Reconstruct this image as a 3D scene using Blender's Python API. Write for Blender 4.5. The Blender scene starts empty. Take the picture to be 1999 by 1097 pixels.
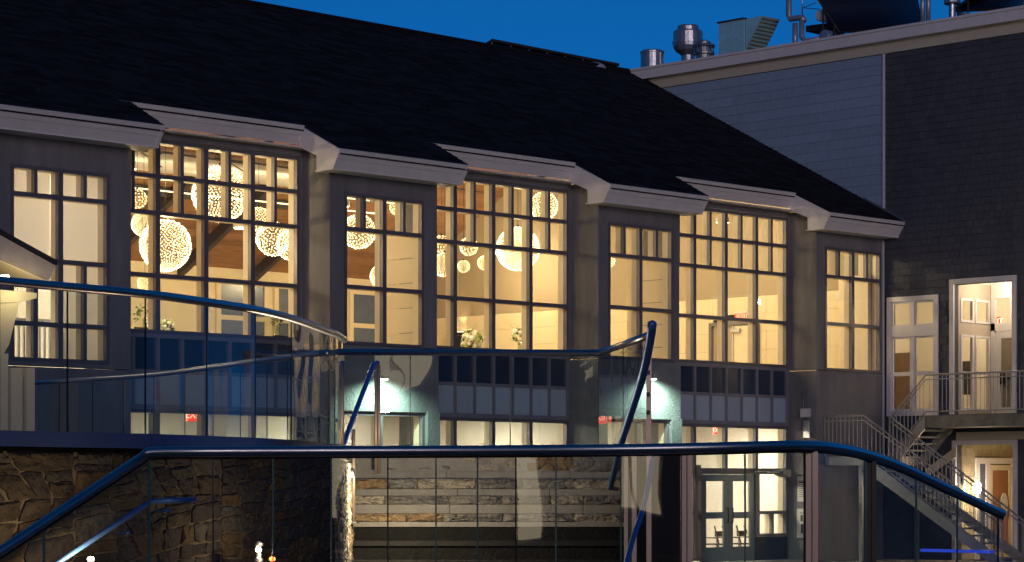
import bpy, bmesh, math, random
from mathutils import Vector, Matrix
R = math.radians
random.seed(7)
sc = bpy.context.scene
COL = sc.collection

# ------------------------------------------------------------------ camera
# world: X runs along the hall's facade, Y goes back into it, Z up, eye height = 0
FPX, CX, HY, ANG = 4725.0, 1000.0, 945.0, math.atan2(4725.0, 4700.0)
cam = bpy.data.cameras.new('camera'); camo = bpy.data.objects.new('camera', cam); COL.objects.link(camo)
cam.sensor_width = 36; cam.lens = FPX/1999*36
cam.shift_y = (HY-548.5)/1999; cam.shift_x = -(CX-999.5)/1999
camo.rotation_euler = (R(90), 0, -ANG)
cam.clip_start = .1; cam.clip_end = 2000
sc.camera = camo
# ------------------------------------------------------------------ sky, dusk
SUN_EL, SUN_ROT = R(-1.5), R(45)
world = bpy.data.worlds.new('World'); sc.world = world; world.use_nodes = True
wn = world.node_tree; wn.nodes.clear()
wo = wn.nodes.new('ShaderNodeOutputWorld'); bg = wn.nodes.new('ShaderNodeBackground')
sky = wn.nodes.new('ShaderNodeTexSky'); sky.sky_type = 'NISHITA'; sky.sun_disc = False
sky.sun_elevation = SUN_EL; sky.sun_rotation = SUN_ROT; sky.ozone_density = 6; sky.air_density = 1.0; sky.dust_density = .3
tint = wn.nodes.new('ShaderNodeMix'); tint.data_type = 'RGBA'; tint.blend_type = 'MULTIPLY'; tint.inputs[0].default_value = 1
tint.inputs[7].default_value = (.03, .92, 3.2, 1)
bw = wn.nodes.new('ShaderNodeRGBToBW'); wn.links.new(sky.outputs[0], bw.inputs[0])      # deep even blue of late dusk, the sky's own brightness
wn.links.new(bw.outputs[0], tint.inputs[6]); wn.links.new(tint.outputs[2], bg.inputs[0]); wn.links.new(bg.outputs[0], wo.inputs[0])
bg.inputs[1].default_value = 1.0
sun = bpy.data.lights.new('sun', 'SUN'); suno = bpy.data.objects.new('sun', sun); COL.objects.link(suno)
sun.energy = .72; sun.angle = R(25); sun.color = (1.0, .83, .92)          # fill added from behind the camera for street lamp and ambient glow
suno.rotation_euler = (R(86), 0, R(-38))
sc.view_settings.view_transform = 'Standard'; sc.view_settings.look = 'None'
sc.view_settings.exposure = 0; sc.view_settings.gamma = 1; sc.view_settings.use_curve_mapping = False
sc.render.engine = 'CYCLES'
cy = sc.cycles; cy.use_denoising = True; cy.max_bounces = 10; cy.diffuse_bounces = 4; cy.glossy_bounces = 5
cy.transmission_bounces = 8; cy.transparent_max_bounces = 40; cy.sample_clamp_indirect = 4; cy.caustics_reflective = False; cy.caustics_refractive = False

# ------------------------------------------------------------------ maths of the place
SA, CA = math.sin(ANG), math.cos(ANG)
def T(r, t, z=0):                       # r metres right of, t metres before the photographer
    return Vector((t*SA + r*CA, t*CA - r*SA, z))
def P(px, py, t):                       # direction seen at (px,py), t metres out
    return T((px-CX)/FPX*t, t, (HY-py)/FPX*t)
def ratio(px):
    u = (px-CX)/FPX; return (SA+u*CA)/(CA-u*SA)
def PY(px, py, Y):                      # point of the plane Y=const
    u = (px-CX)/FPX; t = Y/(CA-u*SA); return (t*(SA+u*CA), (HY-py)/FPX*t)
def PX(px, py, X):
    u = (px-CX)/FPX; t = X/(SA+u*CA); return (t*(CA-u*SA), (HY-py)/FPX*t)

# ------------------------------------------------------------------ materials
MATS = {}
def mat(name, col, rough=.6, metal=0, var=0, scale=8, bump=0, bscale=None, emis=None, estr=0, isl=0, stretch=(1,1,1), col2=None, spec=.5, coat=0):
    if name in MATS: return MATS[name]
    m = bpy.data.materials.new(name); m.use_nodes = True; n = m.node_tree; b = n.nodes['Principled BSDF']
    b.inputs['Roughness'].default_value = rough; b.inputs['Metallic'].default_value = metal
    b.inputs['Specular IOR Level'].default_value = spec
    b.inputs['Base Color'].default_value = (*col, 1)
    if var or bump or isl:
        tc = n.nodes.new('ShaderNodeTexCoord'); mp = n.nodes.new('ShaderNodeMapping'); mp.inputs['Scale'].default_value = stretch
        n.links.new(tc.outputs['Object'], mp.inputs[0])
        nz = n.nodes.new('ShaderNodeTexNoise'); nz.inputs['Scale'].default_value = scale; nz.inputs['Detail'].default_value = 7; nz.inputs['Roughness'].default_value = .65
        n.links.new(mp.outputs[0], nz.inputs[0])
        last = None
        if var:
            rp = n.nodes.new('ShaderNodeMix'); rp.data_type = 'RGBA'
            c2 = col2 or tuple(min(1, c*(1+var)) for c in col); c1 = tuple(c*(1-var) for c in col)
            rp.inputs[6].default_value = (*c1, 1); rp.inputs[7].default_value = (*c2, 1)
            mr = n.nodes.new('ShaderNodeMapRange'); mr.inputs[1].default_value = .3; mr.inputs[2].default_value = .7
            n.links.new(nz.outputs[0], mr.inputs[0]); n.links.new(mr.outputs[0], rp.inputs[0]); last = rp.outputs[2]
        if isl:
            geo = n.nodes.new('ShaderNodeNewGeometry'); oi = n.nodes.new('ShaderNodeObjectInfo')
            ad = n.nodes.new('ShaderNodeMath'); ad.operation = 'ADD'; n.links.new(geo.outputs['Random Per Island'], ad.inputs[0]); n.links.new(oi.outputs['Random'], ad.inputs[1])
            fr = n.nodes.new('ShaderNodeMath'); fr.operation = 'FRACT'; n.links.new(ad.outputs[0], fr.inputs[0])
            m2 = n.nodes.new('ShaderNodeMapRange'); m2.inputs[3].default_value = 1-isl; m2.inputs[4].default_value = 1+isl; n.links.new(fr.outputs[0], m2.inputs[0])
            hs = n.nodes.new('ShaderNodeHueSaturation'); n.links.new(m2.outputs[0], hs.inputs['Value'])
            if last: n.links.new(last, hs.inputs['Color'])
            else: hs.inputs['Color'].default_value = (*col, 1)
            last = hs.outputs[0]
        if last: n.links.new(last, b.inputs['Base Color'])
        if bump:
            nb = n.nodes.new('ShaderNodeTexNoise'); nb.inputs['Scale'].default_value = bscale or scale*4; nb.inputs['Detail'].default_value = 6
            n.links.new(mp.outputs[0], nb.inputs[0])
            bp = n.nodes.new('ShaderNodeBump'); bp.inputs['Strength'].default_value = bump; bp.inputs['Distance'].default_value = .05
            n.links.new(nb.outputs[0], bp.inputs['Height']); n.links.new(bp.outputs[0], b.inputs['Normal'])
    if emis: b.inputs['Emission Color'].default_value = (*emis, 1); b.inputs['Emission Strength'].default_value = estr
    MATS[name] = m; return m
def glass(name, tintc, ior=1.5, rough=0.0, extra=0.0, wav=0):
    m = bpy.data.materials.new(name); m.use_nodes = True; n = m.node_tree; n.nodes.clear()
    o = n.nodes.new('ShaderNodeOutputMaterial'); mx = n.nodes.new('ShaderNodeMixShader'); tr = n.nodes.new('ShaderNodeBsdfTransparent')
    gl = n.nodes.new('ShaderNodeBsdfGlossy'); gl.inputs['Roughness'].default_value = rough; fr = n.nodes.new('ShaderNodeFresnel'); fr.inputs[0].default_value = ior
    tr.inputs[0].default_value = (*tintc, 1)
    ad = n.nodes.new('ShaderNodeMath'); ad.operation = 'ADD'; ad.use_clamp = True; ad.inputs[1].default_value = extra
    f2 = n.nodes.new('ShaderNodeMath'); f2.operation = 'MULTIPLY'; f2.inputs[1].default_value = 1.4; n.links.new(fr.outputs[0], f2.inputs[0]); n.links.new(f2.outputs[0], ad.inputs[0])
    ge = n.nodes.new('ShaderNodeNewGeometry'); inv = n.nodes.new('ShaderNodeMath'); inv.operation = 'SUBTRACT'; inv.inputs[0].default_value = 1; n.links.new(ge.outputs['Backfacing'], inv.inputs[1])
    mu = n.nodes.new('ShaderNodeMath'); mu.operation = 'MULTIPLY'; n.links.new(ad.outputs[0], mu.inputs[0]); n.links.new(inv.outputs[0], mu.inputs[1]); n.links.new(mu.outputs[0], mx.inputs[0]); n.links.new(tr.outputs[0], mx.inputs[1]); n.links.new(gl.outputs[0], mx.inputs[2]); n.links.new(mx.outputs[0], o.inputs[0])
    if wav:
        tc = n.nodes.new('ShaderNodeTexCoord'); nz = n.nodes.new('ShaderNodeTexNoise'); nz.inputs['Scale'].default_value = 1.6; nz.inputs['Detail'].default_value = 1
        bp = n.nodes.new('ShaderNodeBump'); bp.inputs['Strength'].default_value = wav; bp.inputs['Distance'].default_value = .02
        n.links.new(tc.outputs['Object'], nz.inputs[0]); n.links.new(nz.outputs[0], bp.inputs['Height']); n.links.new(bp.outputs[0], gl.inputs['Normal'])
    MATS[name] = m; return m
stucco = mat('stucco', (.205,.20,.205), .9, var=.22, scale=2.2, stretch=(1,1,.18), bump=.35, bscale=30)
stucco_low = mat('stucco_low', (.22,.235,.23), .85, var=.15, scale=2, bump=.55, bscale=22)
trim = mat('trim', (.82,.78,.77), .55, var=.12, scale=2.5, stretch=(1,1,.3), col2=(.82,.78,.77))
cream = mat('cream_paint', (.78,.68,.50), .6, var=.04, scale=2)
cream_panel = mat('cream_panel', (.76,.65,.45), .6, var=.03, scale=1.2, isl=.03)
taupe = mat('taupe_paint', (.36,.29,.20), .7, var=.04, scale=1)
white_in = mat('interior_white', (.78,.73,.64), .7, var=.03, scale=1)
frame_m = mat('window_aluminium', (.17,.155,.17), .45, .2, var=.1, scale=3)
roof_m = mat('asphalt_shingle', (.014,.015,.021), .95, var=.35, scale=20, isl=.6, spec=.15)
deck_m = mat('wood_deck', (.25,.125,.055), .6, var=.3, scale=2.5, stretch=(1,6,1), isl=.2)
steel_d = mat('dark_steel', (.06,.05,.045), .5, .4, var=.2)
galv = mat('galvanised', (.55,.56,.58), .35, .85, var=.15, scale=6, bump=.1, bscale=8)
duct_m = mat('duct_metal', (.7,.7,.68), .35, .6, var=.1, scale=5)
sky_tint_steel = mat('sky_tinted_steel', (.10,.24,.62), .38, .6, var=.06, scale=3)  # stainless rails: the reflected blue sky is put into the base colour
stain = mat('stainless_steel', (.62,.62,.64), .30, 1.0, var=.05, scale=3)
bronze = mat('warm_steel', (.52,.40,.32), .42, .55, var=.08, scale=3)  # stainless posts: their warm reflections are put into the base colour
dark_pan = mat('dark_glass_panel', (.035,.055,.09), .12, 0, var=.1, scale=2, spec=.8)
lt_pan = mat('blue_grey_panel', (.42,.50,.58), .4, var=.08, scale=4, stretch=(6,6,.4), isl=.08)
shingle_m = mat('grey_cedar_shingle', (.070,.078,.10), .85, var=.2, scale=12, stretch=(3,3,.7), isl=.12, bump=.3)
clap_m = mat('painted_shingle_course', (.28,.37,.50), .7, var=.1, scale=4, stretch=(1,4,1), isl=.06, bump=.2)
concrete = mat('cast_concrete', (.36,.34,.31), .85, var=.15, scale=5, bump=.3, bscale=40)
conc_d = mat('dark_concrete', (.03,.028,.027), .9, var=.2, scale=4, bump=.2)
mortar = mat('mortar', (.17,.14,.105), .95, var=.2, scale=15, bump=.4)
paving = mat('paving', (.17,.165,.16), .9, var=.2, scale=2, bump=.2)
fascia_blue = mat('painted_steel_edge', (.09,.13,.30), .22, .5, var=.08, scale=2)
black_m = mat('black_metal', (.02,.02,.022), .4, .5, var=.1)
iron = mat('galvanised_rail', (.38,.37,.35), .5, .35, var=.15)
white_plastic = mat('white_plastic', (.7,.69,.66), .4, var=.05)
leaf_m = mat('leaf', (.07,.12,.03), .6, var=.3, scale=10, isl=.3)
petal_m = mat('petal', (.86,.84,.70), .6, var=.1, isl=.1)
lime_m = mat('lime_bloom', (.45,.52,.14), .6, var=.2, isl=.2)
twig_m = mat('twig', (.30,.18,.08), .7, var=.2)
cloth_m = mat('tablecloth', (.72,.66,.55), .8, var=.05)
chair_m = mat('chair_wood', (.035,.025,.02), .5, var=.2)
brown_m = mat('brown_panel', (.16,.09,.05), .5, var=.2, scale=3)
red_door = mat('russet_panel', (.36,.16,.08), .5, var=.2, scale=2)
blue_blind = mat('blue_grey_glazing', (.10,.13,.22), .2, var=.2, scale=2)
solar_m = mat('solar_tube', (.012,.016,.04), .35, .2, var=.1)
paper_m = mat('paper', (.7,.66,.58), .7, var=.03)
ink_m = mat('ink', (.06,.06,.06), .7)
bulb_m = mat('chandelier_bulb', (1,.9,.7), .4, emis=(1.0,.78,.42), estr=5.5)
bulb_m.cycles.emission_sampling = 'NONE'
brass_m = mat('brass_wire', (.75,.6,.35), .3, .8, var=.05)
lamp_m = mat('lamp_lens', (1,1,1), .4, emis=(1,.80,.52), estr=40)
lamp_c = mat('cool_lamp_lens', (1,1,1), .4, emis=(.78,1,.86), estr=30)
panel_w = mat('ceiling_panel_light', (1,1,1), .4, emis=(1,.88,.70), estr=230)
down_m = mat('downlight_lens', (1,1,1), .4, emis=(1,.82,.5), estr=12)
red_e = mat('exit_red', (1,.1,.05), .5, emis=(1,.05,.02), estr=1.6)
exit_letter = mat('exit_letters', (1,.8,.7), .5, emis=(1,.75,.6), estr=1.6)
blue_e = mat('blue_light', (.1,.2,1), .5, emis=(.01,.06,1), estr=.5)
red_dot = mat('red_light', (1,.2,.05), .5, emis=(1,.12,.02), estr=15)
warm_win = mat('reflection_window_glow', (1,.8,.4), .5, emis=(1,.84,.55), estr=2.4)  # glowing panes of the added building, mirrored in the balustrade glass
pane_g = glass('window_glass', (.97,.97,.95), 1.5)
rail_g = glass('balustrade_glass', (.94,.97,.955), 1.5, extra=.01, wav=.25)
fore_g = glass('foreground_glass', (.93,.955,.945), 1.5, extra=.015, wav=.2)
green_edge = mat('glass_edge', (.10,.22,.18), .15, spec=.8)
vase_g = glass('vase_glass', (.85,.9,.88), 1.5)

# ------------------------------------------------------------------ mesh builder
class MB:
    def __init__(s): s.v = []; s.f = []; s.m = []
    def add(s, vs, fs, m=0):
        o = len(s.v); s.v += [tuple(v) for v in vs]
        for f in fs: s.f.append(tuple(i+o for i in f)); s.m.append(m)
    def hexa(s, p, m=0):                # p: 4 bottom, 4 top in the same turn
        s.add(p, [(3,2,1,0),(4,5,6,7),(0,1,5,4),(1,2,6,5),(2,3,7,6),(3,0,4,7)], m)
    def box(s, x0,x1,y0,y1,z0,z1, m=0):
        s.hexa([(x0,y0,z0),(x1,y0,z0),(x1,y1,z0),(x0,y1,z0),(x0,y0,z1),(x1,y0,z1),(x1,y1,z1),(x0,y1,z1)], m)
    def tbox(s, r0,r1,t0,t1,z0,z1, m=0): # box aligned with the view axis of the terrace
        s.hexa([T(r0,t0,z0),T(r1,t0,z0),T(r1,t1,z0),T(r0,t1,z0),T(r0,t0,z1),T(r1,t0,z1),T(r1,t1,z1),T(r0,t1,z1)], m)
    def prism(s, poly, vec, m=0):       # poly: list of 3D points; extruded by vec
        n = len(poly); vec = Vector(vec); a = [Vector(p) for p in poly]; b = [p+vec for p in a]
        s.add(a+b, [tuple(range(n))[::-1], tuple(range(n, 2*n))] + [(i,(i+1)%n,(i+1)%n+n,i+n) for i in range(n)], m)
    def tube(s, path, r, n=8, m=0, cap=True):
        path = [Vector(p) for p in path]; rings = []; prev = None
        for i, p in enumerate(path):
            d = (path[min(i+1,len(path)-1)] - path[max(i-1,0)]).normalized()
            if prev is None:
                a = d.orthogonal().normalized() if abs(d.z) > .95 else d.cross(Vector((0,0,1))).normalized()
            else:
                a = (prev - d*prev.dot(d)).normalized()
            prev = a; b = d.cross(a); rr = r[i] if isinstance(r, (list,tuple)) else r
            rings.append([p + a*rr*math.cos(2*math.pi*k/n) + b*rr*math.sin(2*math.pi*k/n) for k in range(n)])
        vs = [v for q in rings for v in q]; fs = []
        for i in range(len(path)-1):
            for k in range(n): fs.append((i*n+k, i*n+(k+1)%n, (i+1)*n+(k+1)%n, (i+1)*n+k))
        if cap: fs += [tuple(range(n))[::-1], tuple((len(path)-1)*n+k for k in range(n))]
        s.add(vs, fs, m)
    def lathe(s, prof, c, n=20, m=0):
        vs = []; fs = []
        for r, z in prof:
            for k in range(n): a = 2*math.pi*k/n; vs.append((c[0]+r*math.cos(a), c[1]+r*math.sin(a), c[2]+z))
        for i in range(len(prof)-1):
            for k in range(n): fs.append((i*n+k, i*n+(k+1)%n, (i+1)*n+(k+1)%n, (i+1)*n+k))
        fs += [tuple(range(n))[::-1], tuple((len(prof)-1)*n+k for k in range(n))]
        s.add(vs, fs, m)
    def build(s, name, mats, parent=None, smooth=False):
        me = bpy.data.meshes.new(name); me.from_pydata(s.v, [], s.f)
        if not isinstance(mats, (list,tuple)): mats = [mats]
        for q in mats: me.materials.append(q)
        me.polygons.foreach_set('material_index', s.m)
        if smooth: me.polygons.foreach_set('use_smooth', [True]*len(s.f))
        me.update()
        return link(name, me, parent)
def link(name, me, parent=None):
    o = bpy.data.objects.new(name, me); COL.objects.link(o)
    if parent is not None: o.parent = parent; o.matrix_parent_inverse = Matrix.Translation(-parent_loc(parent))
    return o
def parent_loc(p):                      # world place of a parent (nothing is turned when it is built)
    v = Vector(p.location)
    if p.parent is not None: v += p.matrix_parent_inverse.to_translation() + parent_loc(p.parent)
    return v
def tag(o, label=None, cat=None, group=None, kind=None):
    if label: o['label'] = label
    if cat: o['category'] = cat
    if group: o['group'] = group
    if kind: o['kind'] = kind
    return o
def thing(name, label, cat, loc=(0,0,0), group=None):
    o = bpy.data.objects.new(name, None); COL.objects.link(o); o.location = loc; o.empty_display_size = .2
    return tag(o, label, cat, group)
def Bx(name, m, par, *a):
    b = MB(); b.box(*a); return b.build(name, m, par)
def local(b, loc):                      # shift builder coordinates to be local to loc
    l = Vector(loc); b.v = [tuple(Vector(v)-l) for v in b.v]; return b
def light(name, kind, loc, energy, color, par=None, rot=None, **kw):
    l = bpy.data.lights.new(name, kind); l.energy = energy; l.color = color
    for k, v in kw.items(): setattr(l, k, v)
    o = bpy.data.objects.new(name, l); COL.objects.link(o); o.location = loc
    if rot: o.rotation_euler = rot
    if par is not None: o.parent = par; o.matrix_parent_inverse = Matrix.Translation(-parent_loc(par))
    return o
def hang(o, par): o.parent = par; return o
def spline(pts, k=6):
    pts = [Vector(p) for p in pts]; out = []
    for i in range(len(pts)-1):
        p0 = pts[max(i-1,0)]; p1 = pts[i]; p2 = pts[i+1]; p3 = pts[min(i+2,len(pts)-1)]
        for j in range(k):
            t = j/k; out.append(.5*((2*p1)+(p2-p0)*t+(2*p0-5*p1+4*p2-p3)*t*t+(3*p1-p0-3*p2+p3)*t**3))
    return out+[pts[-1]]

# ================================================================== GROUND
GZ = -1.95
b = MB(); b.add([(-300,-300,GZ-.3),(900,-300,GZ-.3),(900,900,GZ-.3),(-300,900,GZ-.3)], [(0,1,2,3)]); tag(b.build('ground', paving), kind='structure')
b = MB()
pl = [(10,24,GZ),(52.0,24,GZ),(52.0,37.98,GZ),(10,37.98,GZ)]; b.prism([Vector(p)+Vector((0,0,-.1)) for p in pl], (0,0,.1)); tag(b.build('plaza_paving', paving), kind='structure')

# ================================================================== BANQUET HALL
hall = thing('banquet_hall', 'long stucco banquet hall with dark shingle roof, pale zigzag fascia and tall glowing windows', 'building', (40,38,GZ))
YF, YR = 38.0, 38.87                    # projecting and recessed wall faces
BOX = [(24.65,27.81),(32.85,35.90),(41.02,43.87),(49.20,52.05)]
REC = [(27.81,32.85),(35.90,41.02),(43.87,49.20)]
ZE, YE, PIT = 6.83, 37.29, .53
YE2 = 38.38; ZE2 = ZE+(YE2-YE)*PIT; YRG = 46.8; ZRG = ZE+(YRG-YE)*PIT
def zroof(y): return ZE+(y-YE)*PIT
OH = .30
XW0 = 20.0                              # left end of what is built
# roof
b = MB()
def slab(x0,x1,y0,y1,th=.12,rear=False):
    z0,z1 = (zroof(y0),zroof(y1)) if not rear else (2*ZRG-zroof(y0), 2*ZRG-zroof(y1))
    b.hexa([(x0,y0,z0-th),(x1,y0,z0-th),(x1,y1,z1-th),(x0,y1,z1-th),(x0,y0,z0),(x1,y0,z0),(x1,y1,z1),(x0,y1,z1)])
slab(XW0, 52.06, YE2+.045, YRG)
bl = MB()
for s, e in BOX: slab(s-OH, min(e+OH, 52.06), YE+.045, YE2+.04)
b.hexa([(XW0,YRG,ZRG-.12),(52.06,YRG,ZRG-.12),(52.06,57.3,ZRG-.12-PIT*10.5),(XW0,57.3,ZRG-.12-PIT*10.5),(XW0,YRG,ZRG),(52.06,YRG,ZRG),(52.06,57.3,ZRG-PIT*10.5),(XW0,57.3,ZRG-PIT*10.5)])
roof = b.build('roof', roof_m, hall)
# shingle courses lying on the front slope
b = MB(); sl = math.hypot(1, PIT); n_s = Vector((0,-PIT,1)).normalized()
y = YE+.05; row = 0
while y < YRG-.05:
    dy = .19/sl
    segs = [(XW0, 52.06)] if y > YE2+.05 else [(s-OH, min(e+OH,52.06)) for s,e in BOX]
    for x0, x1 in segs:
        x = x0
        while x < x1-.02:
            w = min(random.choice((.22,.33,.5,.7)), x1-x); th = random.uniform(.006,.02)
            A = Vector((x+.004,y,zroof(y))); B = Vector((x+w-.004,y,zroof(y))); C_ = Vector((x+w-.004,y+dy*1.05,zroof(y+dy*1.05))); D = Vector((x+.004,y+dy*1.05,zroof(y+dy*1.05)))
            o0 = n_s*.003; o1 = n_s*(th+.004)
            b.add([A+o0,B+o0,A+o1,B+o1,C_+n_s*.003,D+n_s*.003], [(0,1,3,2),(2,3,4,5),(0,2,5),(1,4,3)])
            x += w
    y += dy; row += 1
tag(b.build('roof_shingle', roof_m, roof), kind='stuff')
b = MB(); b.tube([(XW0,YRG,ZRG+.03),(52.0,YRG,ZRG+.03)], .07, 6); b.build('ridge_cap', roof_m, roof)
# front fascias (perpendicular to the slope), soffits and rake returns
def fascia_front(x0,x1,yt,zt,par=hall):
    b = MB()                            # two stepped boards, tilted back
    def q(d, off): return (yt+d*.5+off*.86, zt+.012-d*.86)
    L = .43
    for d0,d1,off in ((.0,.23,.0),(.232,L,.012)):
        y0,z0 = q(d0,off); y1,z1 = q(d1,off)
        b.hexa([(x0,y1,z1),(x1,y1,z1),(x1,y1+.06,z1+.02),(x0,y1+.06,z1+.02),(x0,y0,z0),(x1,y0,z0),(x1,y0+.06,z0+.02),(x0,y0+.06,z0+.02)])
    b.build('fascia', trim, par)
    return q(L,.012)
for i,(s,e) in enumerate(BOX):
    x1 = min(e+OH, 52.06)
    yb,zb = fascia_front(s-OH, x1, YE, ZE)
    Bx('soffit', trim, hall, s-OH, x1, yb-.005, YR-.01 if False else YF+.12, zb-.03, zb)
    for sx, vx in ((s-OH, .05),) + (((x1-.05, .05),) if i < 3 else ()):
        b = MB()
        poly = [(YE,ZE-.004),(yb,zb-.035),(YF+.02,zb-.035),(YF+.02,zb+.30),(YE2+.22,ZE2-.40),(YE2+.1,ZE2-.004)]
        b.prism([(sx-.045, py_, pz_) for py_,pz_ in poly], (vx,0,0)); b.build('rake_board', trim, hall)
    for sx in (s-OH+.006, x1-.2) if i<3 else (s-OH+.006,):
        pass
for s,e in REC:
    fascia_front(s+OH*0+.0 if False else s-.0, e-OH-.05+.0, YE2, ZE2)
    Bx('soffit', trim, hall, s, e-OH-.05, YE2+.18, YR+.1, ZE2-.42, ZE2-.39)
    Bx('soffit', trim, hall, e-OH+.01, e, YF+.12, YR+.1, ZE2-.42, ZE2-.39)
# left continuation, off the frame
# walls of the boxes
WZ = {0:(2.28,5.91),1:(2.91,6.08),2:(2.91,6.08),3:(2.91,6.08)}
WX = [(25.09,27.30),(33.24,35.50),(41.35,43.62),(49.54,51.92)]
for i,(s,e) in enumerate(BOX):
    x0,x1 = WX[i]; z0,z1 = WZ[i]; b = MB(); ztop = 6.46
    b.box(s,x0,YF,YF+.22,2.92 if i else 2.2,ztop); b.box(x1,e,YF,YF+.22,2.92 if i else 2.2,ztop); b.box(x0,x1,YF,YF+.22,z1,ztop)
    if i==0: b.box(x0,x1,YF,YF+.22,2.2,z0)
    b.box(s,s+.22,YF+.22,YR+.1,2.92,6.98); b.box(e-.22,e,YF+.22,YR+.1,2.92,6.98)
    b.build('wall', stucco, hall)
    # lower storey of the box
    b = MB()
    lo = 1.535
    if i in (1,2):
        b.box(s-.015,e-.30,YF-.03,YF+.22,lo,2.90); b.box(e-.297,e+.015,YF-.03,YF+.22,lo,2.90); b.box(s-.015,s+.25,YF+.22,YR+.1,GZ,2.90); b.box(e-.22,e+.015,YF+.22,YR+.1,GZ,2.90)
        b.box(s-.015,s+.28,YF-.03,YF+.22,GZ,lo-.01); b.box(e-.33,e+.03,YF-.06,YF+.22,GZ,lo+.02)
        b.build('lower_wall', stucco_low, hall)
    elif i == 3:
        b.box(s,e,YF,YF+.22,GZ,2.90); b.box(s,s+.22,YF+.22,YR+.1,GZ,2.90); b.build('lower_wall', stucco, hall)
        Bx('corner_board', trim, hall, 52.0, 52.05, YF-.035, YF-.005, 0.5, 6.40)
    else:
        b.box(s,e,YF,YF+.22,GZ,2.18); b.box(e-.22,e,YF+.22,YR+.1,GZ,2.9); b.build('lower_wall', stucco, hall)
for s,e in REC:
    Bx('wall', stucco, hall, s, e, YR, YR+.15, 6.86, 7.02)
Bx('wall', stucco, hall, XW0, 24.65, YR, YR+.15, GZ, 7.05)
# windows ---------------------------------------------------------
def bar(par, name, x0,x1,y0,z0,z1,depth=.16,out=.05):
    b = MB(); b.box(x0,x1,y0-out,y0+.05,z0,z1,0); b.box(x0+.004,x1-.004,y0+.0505,y0+.05+depth,z0+.004,z1-.004,1)
    return b.build(name, [frame_m, cream], par)
def pane(par, x0,x1,y0,z0,z1,m=None,name='pane'):
    b = MB(); b.box(x0,x1,y0+.012,y0+.022,z0,z1); return b.build(name, m or pane_g, par)
def window(par, x0,x1,y,zs,xs_rows,label=None,mw=.10,hw=.085):
    """zs: row levels from top; xs_rows: for each row the list of inner mullion x positions (x, width)"""
    f = MB(); fw = .07
    f.box(x0,x0+fw,y-.06,y+.05,zs[-1],zs[0],0); f.box(x1-fw,x1,y-.06,y+.05,zs[-1],zs[0],0); f.box(x0+fw,x1-fw,y-.06,y+.05,zs[0]-fw,zs[0],0); f.box(x0+fw,x1-fw,y-.06,y+.05,zs[-1],zs[-1]+fw,0)
    f.box(x0,x0+fw,y+.0505,y+.22,zs[-1],zs[0],1); f.box(x1-fw,x1,y+.0505,y+.22,zs[-1],zs[0],1); f.box(x0+fw,x1-fw,y+.0505,y+.22,zs[0]-fw,zs[0],1); f.box(x0+fw,x1-fw,y+.0505,y+.22,zs[-1],zs[-1]+fw,1)
    w = f.build('window', [frame_m, cream], par)
    if label: w['label'] = label
    n = len(zs)-1
    for r in range(n):
        zt = zs[r]-(fw if r==0 else hw/2); zb = zs[r+1]+(fw if r==n-1 else hw/2)
        if r: bar(w, 'transom', x0+fw, x1-fw, y, zs[r]-hw/2, zs[r]+hw/2)
        xx = [(x0+fw,0)] + [(a,c) for a,c in xs_rows[r]] + [(x1-fw,0)]
        for a,c in xs_rows[r]: bar(w, 'mullion', a-c/2, a+c/2, y, zb, zt)
        for k in range(len(xx)-1): pane(w, xx[k][0]+xx[k][1]/2, xx[k+1][0]-xx[k+1][1]/2, y, zb, zt)
    return w
for i in (1,2,3):
    x0,x1 = WX[i]; m_ = (x0+x1)/2; q = (x1-x0)/4
    window(hall, x0,x1,YF+.04,[6.08,5.33,4.12,2.91],[[(x0+q,.075),(m_,.11),(x1-q,.075)],[(m_,.11)],[(m_,.11)]])
x0,x1 = WX[0]; q = (x1-x0)/4; m_ = (x0+x1)/2
w = window(hall, x0,x1,YF+.04,[5.91,5.37,4.17,2.98,2.28],[[(x0+q,.075),(m_,.11),(x1-q,.075)],[(m_,.11)],[(x0+q,.1),(m_,.11),(x1-q,.075)],[(x0+q,.1),(m_,.11),(x1-q,.075)]])
for s,e in REC:
    xr = e-.10; st = 1.205; cols = [xr-.035-st*k for k in range(1,5) if xr-st*k > s+.15]; hf = [xr-.035-st*(k+.5) for k in range(0,4) if xr-st*(k+.5) > s+.15]
    full = sorted([(c,.11) for c in cols]+[(c,.075) for c in hf])
    cc = [(c,.11) for c in sorted(cols)]
    window(hall, s+.02,xr,YR+.04,[6.84,6.11,5.38,4.14,2.99],[full,full,cc,cc])
    Bx('wall', stucco, hall, xr+.002, e, YR+.01, YR+.14, GZ, 6.858)
    # spandrel rows under the window
    b = MB(); b.box(s+.02,xr,YR-.02,YR+.12,2.90,2.985); b.box(s+.02,xr,YR-.02,YR+.12,2.20,2.27); b.box(s+.02,xr,YR-.02,YR+.12,1.49,1.58)
    allx = sorted([c for c in cols]+[c for c in hf]+[xr-.03, s+.05])
    for c in allx: b.box(c-.035,c+.035,YR-.025,YR+.1,1.581,2.899)
    sp = b.build('spandrel_frame', mat('spandrel_grey',(.24,.24,.27),.45,.1,var=.08,scale=3), hall)
    for k in range(len(allx)-1):
        Bx('spandrel_glass', dark_pan, sp, allx[k]+.034, allx[k+1]-.034, YR+.03, YR+.06, 2.268, 2.902)
        Bx('spandrel_panel', lt_pan, sp, allx[k]+.034, allx[k+1]-.034, YR+.01, YR+.05, 1.578, 2.202)
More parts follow.
